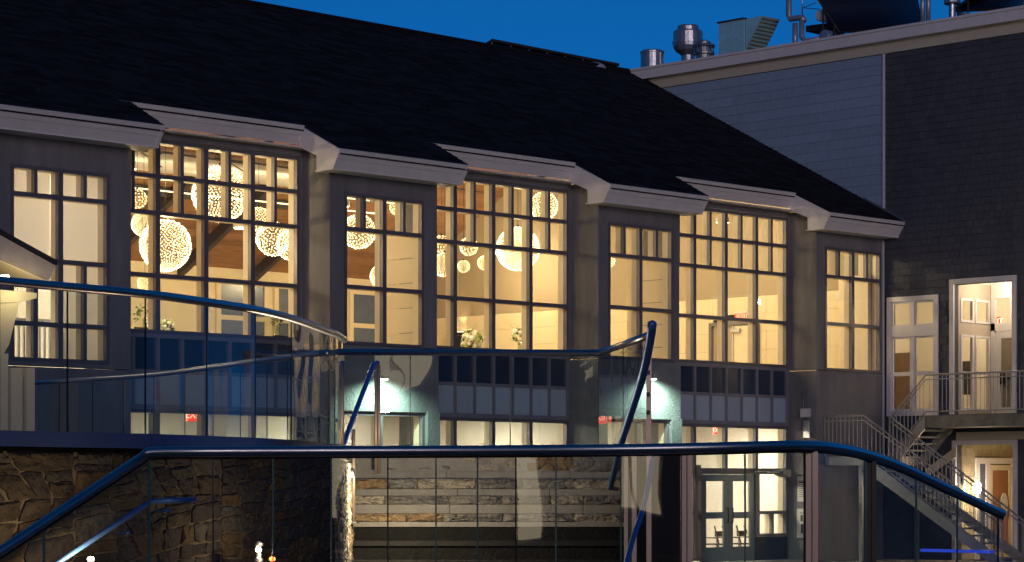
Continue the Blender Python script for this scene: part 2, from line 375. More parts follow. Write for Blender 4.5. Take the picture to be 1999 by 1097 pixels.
# ground floor glazing of the recesses
for bi,(s,e) in enumerate(REC):
    xr = e-.10; st = 1.205; cols = sorted([xr-.035-st*k for k in range(1,5) if xr-st*k > s+.15])
    if bi < 2:
        window(hall, s+.02, xr, YR+.04, [1.485,.30,GZ+.05], [[(c,.10) for c in cols],[(c,.10) for c in cols]])
    else:
        d0,d1 = 45.78,47.77            # double door between sidelights
        window(hall, s+.02, xr, YR+.04, [1.485,.33], [[(c,.10) for c in cols]])
        window(hall, s+.02, d0-.04, YR+.04, [.325,-.72,GZ+.05], [[(d0-.26,.09)],[(d0-.26,.09)]])
        window(hall, d1+.04, xr, YR+.04, [.325,-.72,-1.33], [[(d1+.16,.09)],[(d1+.16,.09),((d1+.16+xr)/2,.06)]])
        Bx('kick_panel', dark_pan, hall, d1+.04, xr, YR-.01, YR+.1, GZ, -1.335)
        for k,(a,c) in enumerate(((d0-.035,(d0+d1)/2-.004),((d0+d1)/2+.004,d1+.035))):
            b = MB(); y=YR+.02; st_=.17
            b.box(a,a+st_,y,y+.06,GZ+.02,.24); b.box(c-st_,c,y,y+.06,GZ+.02,.24); b.box(a+st_,c-st_,y,y+.06,.07,.24); b.box(a+st_,c-st_,y,y+.06,-.86,-.70); b.box(a+st_,c-st_,y,y+.06,GZ+.02,GZ+.38)
            d = b.build('door', mat('door_paint',(.15,.18,.21),.4,.2,var=.08), hall)
            b = MB(); b.box(a+st_,c-st_,y+.025,y+.035,-.70,.07); b.build('pane', pane_g, d)
            b = MB(); b.box(a+st_,c-st_,y+.025,y+.035,GZ+.38,-.86); b.build('pane', pane_g, d)
            hx = c-.085 if k==0 else a+.085
            b = MB(); b.tube([(hx,y,-.60),(hx,y-.07,-.60),(hx,y-.07,-.96),(hx,y,-.96)], .014, 6); b.build('handle', black_m, d)
        Bx('door_head', frame_m, hall, d0-.035, d1+.035, YR+.0, YR+.12, .245, .33)
# windows low in the boxes 1 and 2
for i in (1,2):
    s,e = BOX[i]; window(hall, s+.285, e-.335, YF+.09, [1.52,.1,GZ+.05], [[(s+1.45,.12)],[(s+1.45,.12)]], hw=.08)
# interior ---------------------------------------------------------
FZ = 2.2; ZC = .34
XI0, XI1 = 27.75, 52.0
Bx('floor_slab', white_in, hall, XW0, 51.98, YR+.16, 57, 1.72, FZ)
Bx('rear_wall', cream, hall, XI0, XI1, 56.5, 56.65, FZ, 7.2)
b = MB(); b.box(XI0,XI0+.1,YR+.3,56.5,FZ,7.2); b.add([(XI0,YR,7.2),(XI0,YRG,ZRG-.3),(XI0,56.5,7.2)],[(0,1,2)]); b.build('partition_wall', cream, hall)
# end wall: upper taupe board, lower panelling in separate panels
Z5 = 5.18
b = MB(); b.box(51.93,51.99,YR+.1,56.5,Z5,7.0); b.prism([(51.93,YR+.1,7.0),(51.93,YRG,ZRG-.35),(51.93,56.5,7.0)], (.06,0,0)); b.build('end_wall', taupe, hall)
pw = [38.98,41.85,42.15,43.75,46.6,49.8,53.0,56.49]
for k in range(len(pw)-1):
    for j in range(6):
        z0 = FZ+j*.5; z1 = min(z0+.494, Z5-.006)
        if pw[k] in (42.15,) and z0 < 4.4: continue
        Bx('wall_panel', cream_panel, hall, 51.935, 51.99, pw[k]+.004, pw[k+1]-.004, z0, z1)
# piers beside the box windows
for s,e in BOX[1:3]:
    b = MB(); b.box(e-.02,e+.33,YR+.18,39.5,FZ,5.42); b.box(e-.2,e-.0205,YF+.24,39.5,FZ,5.42)
    pr = b.build('pier', cream, hall)
    for j in range(6): Bx('pier_panel', cream_panel, pr, e-.225, e-.203, YF+.3, 39.48, FZ+.01+j*.54, FZ+.535+j*.54)
b = MB(); b.box(51.7,51.93,YF+.24,39.2,FZ,5.5); b.build('pier', cream, hall)
# wood deck under the rear slope and front slope
def zc(y): return (zroof(y) if y < YRG else 2*ZRG-zroof(y))-ZC
dk = MB(); y = YR+.2
while y < 56.5:
    y2 = min(y+.28, 56.55)
    if y < YRG < y2: y2 = YRG
    dk.hexa([(XI0,y+.004,zc(y)),(XI1-.02,y+.004,zc(y)),(XI1-.02,y2-.004,zc(y2)),(XI0,y2-.004,zc(y2)),(XI0,y+.004,zc(y)+.05),(XI1-.02,y+.004,zc(y)+.05),(XI1-.02,y2-.004,zc(y2)+.05),(XI0,y2-.004,zc(y2)+.05)])
    y = y2
ceil = dk.build('ceiling', deck_m, hall)
Bx('ceiling_soffit', deck_m, hall, XI0, XI1, YR+.1, YR+.7, 7.3, 7.34)
x = 29.4
while x < 46.5:
    for ya,yb_ in ((YR+.3,YRG),(YRG,56.5)):
        b = MB(); za,zb_ = zc(ya)-.04,zc(yb_)-.04
        b.hexa([(x,ya,za-.34),(x+.18,ya,za-.34),(x+.18,yb_,zb_-.34),(x,yb_,zb_-.34),(x,ya,za),(x+.18,ya,za),(x+.18,yb_,zb_),(x,yb_,zb_)]); b.build('rafter', steel_d, hall)
    b = MB(); b.tube([(x+.09,44.2,zc(44.2)-.5),(x+.09,49.6,zc(49.6)-.5)], .035, 6); b.tube([(x+.09,YRG,zc(YRG)-.4),(x+.09,YRG,zc(49.6)-.5)], .02, 6); b.build('tie_rod', steel_d, hall)
    x += 2.72
for yy in (50.2,53.2):
    Bx('purlin', steel_d, hall, XI0, 46.5, yy, yy+.16, zc(yy)-.30, zc(yy)-.06)
# ducts
def duct(x0,x1,y,z,r):
    b = MB(); n=20; k=int((x1-x0)/.16); path=[(x0+(x1-x0)*i/k,y,z) for i in range(k+1)]; b.tube(path,[r+(.012 if i%2 else 0) for i in range(k+1)],n); return b.build('air_duct', duct_m, hall, True)
duct(XI0+.1,43.5,50.4,8.35,.32)
# light rails (thin lit conduits)
for (yy,zz) in ((44.3,6.95),(49.0,7.35)):
    b = MB(); b.tube([(XI0+.2,yy,zz),(44.0,yy,zz)], .018, 6); b.build('light_rail', mat('rail_light',(1,.9,.7),.4,emis=(1,.78,.45),estr=2.2), hall)
for k,(xx,yy) in enumerate(((29.9,43.0),(31.6,44.5),(34.2,43.2),(36.9,44.0),(38.9,43.4))):
    f=thing('stage_spot',('first','second','third','fourth','fifth')[k]+' black spot fixture from the left hanging under the hall roof','spot light',(xx,yy,6.9 if k!=1 else 6.6))
    b=MB(); b.lathe([(.06,-.12),(.09,-.1),(.09,.06),(.05,.1)],(0,0,0),12); hang(b.build('lamp_housing',black_m,None,True),f)
    b=MB(); b.tube([(0,0,.08),(0,0,.9)],.014,6); hang(b.build('stem',black_m),f)
b=MB()
for xx in (28.4,31.1,33.8,36.5,39.2,41.9):
    b.tube([(xx,45.0,7.3),(xx+2.7,50.5,8.9)],.016,5); b.tube([(xx+2.7,45.0,7.6),(xx,50.5,8.6)],.016,5)
tag(b.build('cross_bracing',steel_d,hall),kind='stuff')
# rear windows, tall with cream trim
def rear_window(x0,x1):
    b = MB(); y=56.42
    b.box(x0-.16,x0,y,56.5,FZ,6.06); b.box(x1,x1+.16,y,56.5,FZ,6.06); b.box(x0,x1,y,56.5,5.90,6.06); b.box(x0,x1,y,56.5,4.86,5.0)
    xm=(x0+x1)/2+.25; b.box(xm-.09,xm+.09,y-.02,56.5,FZ,5.9)
    w = b.build('rear_window', cream, hall)
    for a,c in ((x0,xm-.09),(xm+.09,x1)):
        for z0,z1 in ((FZ,4.86),(5.0,5.9)): Bx('pane', blue_blind, w, a, c, 56.46, 56.49, z0, z1)
for x0,x1 in ((44.55,46.2),(46.75,48.2),(49.75,51.3)): rear_window(x0,x1)
# door in the end wall
b = MB(); y0,y1 = 42.15,43.75; b.box(51.86,51.98,y1,y1+.09,FZ,4.5); b.box(51.86,51.98,y0-.09,y0,FZ,4.5); b.box(51.86,51.98,y0,y1,4.41,4.5)
d = b.build('inner_doorway', frame_m, hall)
Bx('dark_reveal', taupe, d, 51.95, 51.985, y0, y1, FZ, 4.41)
b = MB(); b.hexa([(51.9,y0+.05,FZ),(51.9,y0+.8,FZ),(51.94,y0+.8,FZ),(51.94,y0+.05,FZ),(51.9,y0+.05,4.38),(51.9,y0+.8,4.38),(51.94,y0+.8,4.38),(51.94,y0+.05,4.38)]); b.build('door_leaf', cream, d)
b = MB(); b.tube([(51.88,y0+.84,FZ),(51.88,y0+.84,4.38)], .02, 6); b.build('door_edge', white_plastic, d)
b = MB(); b.box(51.8,51.9,y0+.55,y0+.85,4.2,4.3); b.build('door_closer', galv, d)
# hall downlights in the end bay and small ones along the eaves side
def downlight(x,y,z,power,label,warm=(1,.80,.45)):
    l = thing('ceiling_light', label, 'ceiling light', (x,y,z), 'downlights in the banquet hall')
    b = MB(); b.lathe([(.16,0),(.18,.02),(.18,.14),(.1,.2)], (0,0,0), 14); b.build('lamp_housing', white_plastic, None).parent = l
    b = MB(); b.lathe([(.14,-.012),(.15,-.002)], (0,0,0), 14); b.build('lens', down_m, None).parent = l
    light('lamp', 'POINT', (0,0,-.12), power, warm, None, shadow_soft_size=.12).parent = l
for x,y,z,lab in ((49.3,41.2,6.9,'round downlight nearest the glass in the yellow end bay'),(48.0,45.5,7.0,'round downlight in the middle of the yellow end bay'),(50.2,50.5,6.8,'round downlight farthest back by the yellow end wall'),(46.0,42.5,7.0,'round downlight at the left side of the yellow end bay'),(44.6,48.5,7.1,'round downlight between the end bay and the sphere chandeliers')):
    downlight(x,y,z,340 if x>47 else 150,lab)
for x,y,z,lab in ((30.3,41.5,6.6,'round downlight nearest the glass in the first tall window'),(38.0,43.5,6.6,'round downlight near the glass in the third window group'),(33.5,47.5,6.8,'round downlight in the middle of the hall behind the second window'),(40.5,50.5,6.8,'round downlight deep in the hall behind the largest right hand sphere'),(36.5,53.5,6.3,'round downlight close to the rear wall of the hall')):
    downlight(x,y,z,175,lab)
# exit sign builder
def text_mesh(txt, size, ext=.004):
    c = bpy.data.curves.new('letters','FONT'); c.body = txt; c.size = size; c.extrude = ext; c.align_x='CENTER'; c.align_y='CENTER'
    o = bpy.data.objects.new('tmp', c); COL.objects.link(o); dg = bpy.context.evaluated_depsgraph_get(); me = bpy.data.meshes.new_from_object(o.evaluated_get(dg)); bpy.data.objects.remove(o); return me
def exit_sign(loc, face, label, w=.34, h=.2, red=True):
    """face: 'x' faces -X, 'y' faces -Y"""
    s = thing('exit_sign', label, 'exit sign', loc)
    b = MB()
    if face=='y': b.box(-w/2,w/2,0,.05,-h/2,h/2)
    else: b.box(0,.05,-w/2,w/2,-h/2,h/2)
    o = b.build('sign_box', red_e if red else white_plastic); o.parent = s
    me = text_mesh('EXIT', h*.85); me.materials.clear(); me.materials.append(exit_letter if red else red_e)
    t = bpy.data.objects.new('letters', me); COL.objects.link(t); t.parent = s
    if face=='y': t.location = (0,-.006,0); t.rotation_euler = (R(90),0,0)
    else: t.location = (-.006,0,0); t.rotation_euler = (R(90),0,R(-90))
    return s
yy,zz = PX(1447,617,51.8); exit_sign((51.8,yy,zz),'x','lit EXIT sign on the yellow end wall above the inner door',.42,.26,False)
# ground floor rooms ------------------------------------------------
b = MB()
b.box(XW0,52,45.0,45.1,GZ,1.72); b.build('rear_wall', white_in, hall)
Bx('floor_slab', concrete, hall, XW0, 52.0, YF+.25, 45.0, GZ-.05, GZ+.02)
for xx in (28.6, 35.2, 41.6, 43.6, 51.85): Bx('partition_wall', white_in, hall, xx, xx+.12, YR+.5, 44.99, GZ+.03, 1.71)
for xx,wh in ((30.6,'first from the left, below the first tall window'),(33.6,'below the second, narrow window'),(37.2,'above the left wall vent'),(39.4,'above the right wall vent'),(42.6,'below the third narrow window'),(45.2,'just inside the double doors, left'),(47.4,'just inside the double doors, right'),(50.0,'last on the right behind the last pilaster')):
    l = thing('ceiling_light', 'square ground floor panel light '+wh, 'ceiling light', (xx,41.6,1.70), 'panel lights in the ground floor rooms')
    b = MB(); b.box(-.35,.35,-.35,.35,-.03,.01); hang(b.build('frame', white_plastic), l)
    b = MB(); b.box(-.3,.3,-.3,.3,-.045,-.031); hang(b.build('diffuser', panel_w), l)
def grille(px0,px1,py0,py1):
    X0,Z1 = PY(px0,py0,44.9); X1,Z0 = PY(px1,py1,44.9)
    v = thing('wall_vent', 'louvred wall vent, the %s of two seen through the low windows' % ('left' if px0<1000 else 'right'), 'vent', ((X0+X1)/2,44.9,Z0))
    b = MB(); b.box(X0-.06,X1+.06,44.93,44.99,Z0-.05,Z0); b.box(X0-.06,X1+.06,44.93,44.99,Z1,Z1+.05); b.box(X0-.06,X0,44.93,44.99,Z0,Z1); b.box(X1,X1+.06,44.93,44.99,Z0,Z1); b.build('frame', white_plastic, v)
    n=7
    for i in range(n):
        z=Z0+(Z1-Z0)*(i+.5)/n; b=MB(); b.hexa([(X0,44.94,z-.02),(X1,44.94,z-.02),(X1,44.98,z),(X0,44.98,z),(X0,44.94,z-.012),(X1,44.94,z-.012),(X1,44.98,z+.008),(X0,44.98,z+.008)]); b.build('slat', galv, v)
    Bx('back_plate', black_m, v, X0, X1, 44.983, 44.99, Z0, Z1)
grille(904,950,840,853); grille(1064,1094,843,855)
X_,Z_ = PY(1400,840,40.4); exit_sign((X_,40.4,Z_),'y','bright red EXIT sign hanging inside above the ground floor double doors',.24,.20)
X_,Z_ = PY(379,810,41.0); exit_sign((X_,41.0,Z_),'y','bright red EXIT sign seen through the curved glass rail on the left',.36,.27)
# shades room behind the leftmost window
shade_m = bpy.data.materials.new('shade_fabric'); shade_m.use_nodes = True; _n = shade_m.node_tree; _n.nodes.clear()
_o = _n.nodes.new('ShaderNodeOutputMaterial'); _d = _n.nodes.new('ShaderNodeBsdfDiffuse'); _t = _n.nodes.new('ShaderNodeBsdfTranslucent'); _x = _n.nodes.new('ShaderNodeMixShader'); _x.inputs[0].default_value = .55
_d.inputs[0].default_value = (.85,.83,.78,1); _t.inputs[0].default_value = (.85,.82,.76,1); _n.links.new(_d.outputs[0],_x.inputs[1]); _n.links.new(_t.outputs[0],_x.inputs[2]); _n.links.new(_x.outputs[0],_o.inputs[0])
for a,c,z0 in ((25.13,26.19,3.75),(26.20,27.27,2.32)):
    sh_ = Bx('roller_shade', shade_m, hall, a, c, 38.33, 38.336, z0, 5.86); Bx('hem_bar', white_plastic, sh_, a, c, 38.325, 38.345, z0-.03, z0)
b = MB(); b.box(23.5,27.6,41.4,41.5,1.7,6.6); b.build('partition_wall', white_in, hall)
Bx('ceiling_soffit', white_in, hall, 23.5, 27.6, YF+.23, 41.39, 6.3, 6.35)
Bx('partition_wall', white_in, hall, 27.5, 27.6, YR+.2, 41.39, 1.7, 6.29)
Bx('partition_wall', white_in, hall, 23.5, 23.6, YF+.23, 41.39, 1.7, 6.29)
for xx in (25.0,26.8):
    l = thing('ceiling_light', '%s long panel light above the white shades of the leftmost window' % ('left' if xx<26 else 'right'), 'ceiling light', (xx,39.9,6.2), 'panel lights above the white shades')
    b = MB(); b.box(-.6,.6,-.12,.12,-.03,.03); hang(b.build('frame', white_plastic), l)
    hang(light('lamp','AREA',(0,0,-.05),95,(1,.86,.68),size=1.1), l)
for xx in (25.0,26.8):
    l = thing('floor_light', '%s low lamp at the foot of the white shades of the leftmost window' % ('left' if xx<26 else 'right'), 'lamp', (xx,39.9,1.8), 'low lamps behind the white shades')
    b = MB(); b.lathe([(.1,0),(.1,.03),(.02,.05),(.02,.12),(.06,.14),(.06,.2)], (0,0,0), 12); hang(b.build('lamp_body', white_plastic), l)
    hang(light('lamp','POINT',(0,0,.35),60,(1,.86,.68),shadow_soft_size=.1), l)

# ================================================================== CHANDELIERS
def sphere_points(n, r):
    g = math.pi*(3-math.sqrt(5)); return [Vector((math.cos(g*i)*math.sqrt(1-(1-2*(i+.5)/n)**2), math.sin(g*i)*math.sqrt(1-(1-2*(i+.5)/n)**2), 1-2*(i+.5)/n))*r for i in range(n)]
def bulbs(n, rb):
    b = MB()
    for p in sphere_points(n, 1.0):
        r = rb*random.uniform(.6,1.25); q = p*random.choice((1.0,.985,.95))
        b.add([q+Vector(d)*r for d in ((1,0,0),(-1,0,0),(0,1,0),(0,-1,0),(0,0,1),(0,0,-1))], [(0,2,4),(2,1,4),(1,3,4),(3,0,4),(2,0,5),(1,2,5),(3,1,5),(0,3,5)])
    me = bpy.data.meshes.new('bulb'); me.from_pydata(b.v,[],b.f); me.materials.append(bulb_m); return me
bulb_big = bulbs(950,.0205); bulb_small = bulbs(290,.030); bulb_tiny = bulbs(90,.042)
b = MB()
for k in range(10):
    a = math.pi*k/10
    b.tube([Vector((math.cos(a)*math.cos(t), math.sin(a)*math.cos(t), math.sin(t)))*.97 for t in [2*math.pi*j/24 for j in range(25)]], .0045, 4, cap=False)
for z in (-.8,-.5,-.2,.1,.4,.7):
    rr = math.sqrt(1-z*z)*.97; b.tube([Vector((rr*math.cos(t), rr*math.sin(t), z*.97)) for t in [2*math.pi*j/24 for j in range(25)]], .0045, 4, cap=False)
wire_me = bpy.data.meshes.new('wire_frame'); wire_me.from_pydata(b.v,[],b.f); wire_me.materials.append(brass_m)
CH = [(323,479,51,41.0,'largest low glowing sphere chandelier at the left of the first tall window'),
 (430,378,56,42.6,'largest high sphere chandelier in the upper middle of the first tall window'),
 (281,437,25,45.5,'sphere chandelier half hidden behind the low large sphere at the window edge'),
 (268,388,19,46.5,'small sphere chandelier at the upper left edge of the first tall window'),
 (283,553,15,52.5,'smallest faint sphere chandelier just above the curved glass rail'),
 (533,466,34,44.6,'sphere chandelier low at the right of the first tall window'),
 (505,428,24,47.0,'sphere chandelier behind and above the low right one in the first tall window'),
 (571,478,32,46.8,'sphere chandelier cut by the right frame of the first tall window'),
 (700,452,34,43.8,'sphere chandelier filling the upper left of the second window'),
 (745,539,23,47.0,'small low sphere chandelier in the middle of the second window'),
 (775,405,15,48.5,'small high sphere chandelier behind the top lights of the second window'),
 (1011,486,43,42.8,'largest sphere chandelier in the third tall window group'),
 (1062,402,28,44.5,'sphere chandelier high at the right of the third tall window group'),
 (868,517,24,43.4,'low left sphere chandelier in the third tall window group'),
 (862,476,17,46.5,'sphere chandelier right above the low left one in the third tall window group'),
 (915,481,18,46.2,'middle height small sphere chandelier left of the largest one in the third window group'),
 (946,513,14,50.5,'dim small sphere chandelier just left of the largest one'),
 (905,520,12,51.0,'dimmest tiny sphere chandelier low in the third window group'),
 (1190,510,11,45.8,'tiny sphere chandelier peeking past the left frame of the third narrow window')]
for px,py,rp,Y,lab in CH:
    X,Z = PY(px,py,Y); u=(px-CX)/FPX; t=Y/(CA-u*SA); r = rp*t/FPX
    c = thing('sphere_chandelier', lab, 'chandelier', (X,Y,Z), 'sphere chandeliers in the banquet hall')
    o = link('bulb', bulb_big if rp > 40 else bulb_small if rp > 20 else bulb_tiny); o.parent = c; o.scale = (r,)*3; o.rotation_euler = (random.random()*3,random.random()*3,random.random()*3); o['kind']='stuff'
    o = link('wire_frame', wire_me); o.parent = c; o.scale = (r,)*3
    zt = zc(Y)-.05
    b = MB(); b.tube([(0,0,r*.9),(0,0,max(zt-Z, r+.3))], .005, 4); b.lathe([(.03,0),(.035,.03),(.015,.07)], (0,0,r-.02), 10); o = b.build('cable', black_m); o.parent = c
    light('lamp','POINT',(0,0,0), 620*r*r, (1,.79,.46), None, shadow_soft_size=.1).parent = c

# ================================================================== TABLES, CHAIRS, FLOWERS
def cloth_table(x,y,label):
    t = thing('banquet_table', label, 'table', (x,y,FZ), 'banquet tables')
    b = MB(); n=28; prof=[(.75,.74),(.76,.72),(.78,.4),(.82,.03)]
    vs=[]; fs=[]
    for j,(r,z) in enumerate(prof):
        for k in range(n): a=2*math.pi*k/n; rr=r*(1+(.03*math.sin(k*math.pi/2)*(j-1) if j>1 else 0)); vs.append((rr*math.cos(a),rr*math.sin(a),z))
    for j in range(3):
        for k in range(n): fs.append((j*n+k,j*n+(k+1)%n,(j+1)*n+(k+1)%n,(j+1)*n+k))
    fs.append(tuple(range(n))); b.add(vs,fs); hang(b.build('tablecloth', cloth_m, None, True), t)
    b = MB(); b.lathe([(.3,0),(.3,.04),(.04,.06),(.04,.70)], (0,0,0), 12); hang(b.build('pedestal', black_m), t)
def chair(x,y,rz,label):
    c = thing('banquet_chair', label, 'chair', (x,y,FZ)); c.rotation_euler[2]=rz
    b=MB(); b.box(-.2,.2,-.2,.2,.43,.47); hang(b.build('seat', chair_m), c)
    for sx in (-.18,.18):
        b=MB(); b.tube([(sx,-.18,0),(sx,-.18,.43)], .016, 6); hang(b.build('leg', chair_m), c)
        b=MB(); b.tube([(sx,.18,0),(sx,.18,.45),(sx*.95,.23,.92)], .016, 6); hang(b.build('leg', chair_m), c)
    b=MB(); b.tube([(-.19,.23,.92),(.19,.23,.92)], .018, 6); b.tube([(-.18,.225,.84),(.18,.225,.84)], .012, 6); b.tube([(-.18,.195,.58),(.18,.195,.58)], .012, 6)
    for k in range(6): xx=-.14+k*.056; b.tube([(xx,.195,.58),(xx,.228,.92)], .008, 5)
    hang(b.build('backrest', chair_m), c)
def flowers(x,y,z,label,tall=.0,r=.2,twigs=6,th=.5,dark=False,seed=1,blooms=34):
    rn = random.Random(seed); f = thing('flower_arrangement', label, 'flowers', (x,y,z), 'flower arrangements on the banquet tables')
    h = tall if tall else .12
    b=MB(); b.lathe([(.07,0),(.075,.01),(.045,h*.4),(.05,h),(.046,h),(.04,h*.4),(.06,.03)], (0,0,0), 14); hang(b.build('vase', vase_g, None, True), f)
    b=MB()
    for i in range(60):
        d=Vector((rn.gauss(0,1),rn.gauss(0,1),rn.gauss(0,.8)+.2)).normalized(); p=Vector((0,0,h+r*.6))+d*r*rn.uniform(.45,.95 if not dark else 1.2); a=d.orthogonal().normalized()*r*.18; e=d.cross(a).normalized()*0+d*r*.4
        b.add([p,p+a+e*.5,p+e,p-a+e*.5],[(0,1,2,3)])
    o=hang(b.build('leaf', leaf_m), f); o['kind']='stuff'
    b=MB()
    bl = 6 if dark else blooms
    for i in range(bl):
        d=Vector((rn.gauss(0,1),rn.gauss(0,1),rn.gauss(0,.8)+.15)).normalized(); p=Vector((0,0,h+r*.6))+d*r*rn.uniform(.9,1.15); q=r*.27*rn.uniform(.7,1.2)
        a=d.orthogonal().normalized(); c2=d.cross(a)
        ring=[p+(a*math.cos(t)+c2*math.sin(t))*q for t in [k*math.pi/3 for k in range(6)]]
        ring2=[p+d*q*.5+(a*math.cos(t+.5)+c2*math.sin(t+.5))*q*.6 for t in [k*math.pi/3 for k in range(6)]]
        b.add(ring+ring2+[p+d*q*.55],[(k,(k+1)%6,6+(k+1)%6,6+k) for k in range(6)]+[(6+k,6+(k+1)%6,12) for k in range(6)], 1 if rn.random()<.35 else 0)
    o=hang(b.build('bloom', [petal_m,lime_m], None, True), f); o['kind']='stuff'
    b=MB()
    for i in range(twigs):
        a=rn.uniform(0,6.28); pts=[]; q=Vector((0,0,h+r*.5)); dr=Vector((math.cos(a)*.35,math.sin(a)*.35,1))
        for k in range(9): pts.append(q.copy()); dr+=Vector((rn.gauss(0,.55),rn.gauss(0,.55),0)); dr.normalize(); dr.z=abs(dr.z)*.8+.1; q+=dr*th/8
        b.tube(pts,[.007*(1-k/12) for k in range(9)],5)
    if twigs: hang(b.build('branch', twig_m, None, True), f)
TZ = FZ+.745
for k,(px,Y,lab) in enumerate(((283,42.0,'round table under the dark leafed vase in the first tall window'),(540,42.0,'round table under the twig arrangement right in the first tall window'),(921,43.6,'round table under the low white bouquet in the third window group'),(1015,43.6,'round table under the tall vase bouquet in the third window group'))):
    cloth_table(PY(px,600,Y)[0],Y,lab)
def atY(px,Y): return PY(px,0,Y)[0]
flowers(atY(283,42.0),42.0,TZ,'dark leafed bouquet in a tall glass vase at the left of the first tall window',.58,.19,3,.35,True,3)
flowers(atY(322,42.0),42.0,TZ,'low lime and white bouquet beside the dark leafed vase',.30,.19,2,.25,False,5)
flowers(atY(541,42.0),42.0,TZ,'tall pale twig arrangement in a glass vase right in the first tall window',.62,.13,9,.68,False,6,12)
flowers(atY(921,43.6),43.6,TZ,'low white and lime bouquet with curly branches in the third window group',.52,.24,9,.6,False,8,90)
flowers(atY(1015,43.6),43.6,TZ,'white bouquet in a tall glass vase with a curly branch in the third window group',.72,.20,4,.55,False,11,50)
chair(atY(362,40.0),40.0,R(180),'dark spindle back chair standing alone left of centre in the first tall window')
chair(atY(270,39.5),39.6,R(180),'dark spindle back chair in front of the dark leafed vase')
chair(atY(540,39.6),39.7,R(180),'dark spindle back chair in front of the twig arrangement')
chair(atY(420,40.9),40.9,R(160),'dark spindle back chair mostly below the sill, right of the lone one')
# sconces on the end wall
for px,lab in ((878,'left one of two black up and down sconces on the cream end wall'),(899,'right one of two black up and down sconces on the cream end wall')):
    Y,Z = PX(px,662,51.8); s = thing('wall_sconce', lab, 'wall lamp', (51.8,Y,Z))
    b=MB(); b.box(-.06,.06,-.09,.09,-.32,.22); hang(b.build('lamp_body', black_m), s)
    b=MB(); b.box(-.05,.05,-.08,.08,.221,.228); hang(b.build('lens', down_m), s)
    hang(light('lamp','SPOT',(-.02,0,.26),35,(1,.74,.4),rot=(R(180),0,0),spot_size=R(70),spot_blend=.8), s)
# devices on the end wall at the far right window
for px,py,w_,h_,m_,nm,lab in ((1637,578,.16,.22,white_plastic,'control_box','small white box on the end wall in the rightmost narrow window'),(1651,580,.28,.34,brown_m,'wall_speaker','left brown speaker panel in the rightmost narrow window'),(1687,581,.26,.36,brown_m,'wall_speaker','right brown speaker panel in the rightmost narrow window')):
    Y,Z = PX(px,py,51.88); o=MB(); o.box(51.86,51.93,Y-w_/2,Y+w_/2,Z-h_/2,Z+h_/2); o.box(51.845,51.86,Y-w_/2+.03,Y+w_/2-.03,Z-h_/2+.03,Z+h_/2-.03); tag(o.build(nm,m_), lab, 'speaker' if 'speaker' in nm else 'wall box')
X_,Z_=PY(1672,588,38.75); s=thing('drain_pipe','black pipe with an elbow hanging behind the rightmost narrow window','pipe',(X_,38.75,Z_))
b=MB(); b.tube([(0,0,1.0),(0,0,.05),(.03,0,-.05)],.045,10); b.lathe([(.06,-.14),(.085,-.1),(.085,-.02),(.05,.03)],(0.03,0,0),12); hang(b.build('pipe',black_m,None,True),s)

# ================================================================== WALL LAMPS AND FITTINGS ON THE FACADE
for px,lab in ((741,'cool downlight on the teal lit stucco behind the left stair handrail'),(1266,'cool downlight on the teal lit stucco behind the right curved handrail')):
    X,Z = PY(px,738,YF); s = thing('wall_lamp', lab, 'wall lamp', (X,YF-.03,Z))
    b=MB(); b.box(-.09,.09,-.16,0,-.02,.16); b.box(-.05,.05,-.22,-.161,.03,.12); hang(b.build('lamp_housing', iron), s)
    b=MB(); b.box(-.07,.07,-.15,-.02,-.04,-.021); hang(b.build('lens', lamp_c), s)
    hang(light('lamp','SPOT',(0,-.55,-.04),380,(.70,1,.82),rot=(R(14),0,0),spot_size=R(155),spot_blend=.7,shadow_soft_size=.04), s)
X,Z = PY(1520,921,YR-.3); fl = thing('flood_light','dark floodlight arm sticking out over the ground floor double doors','floodlight',(X,YR,Z))
b=MB(); b.hexa([(-.05,-.5,-.06),(.25,-.5,-.14),(.25,-.16,-.14),(-.05,-.16,-.06),(-.05,-.5,.03),(.25,-.5,.06),(.25,-.16,.06),(-.05,-.16,.03)]); hang(b.build('lamp_housing',frame_m),fl)
b=MB(); b.tube([(.2,-.16,0),(.2,0.0,0)],.03,8); b.tube([(-.45,-.33,-.01),(-.06,-.33,-.01)],.025,8); hang(b.build('arm',frame_m),fl)
b=MB(); b.box(-.46,-.0,-.36,-.30,-.02,.0); hang(b.build('lens',white_plastic),fl)
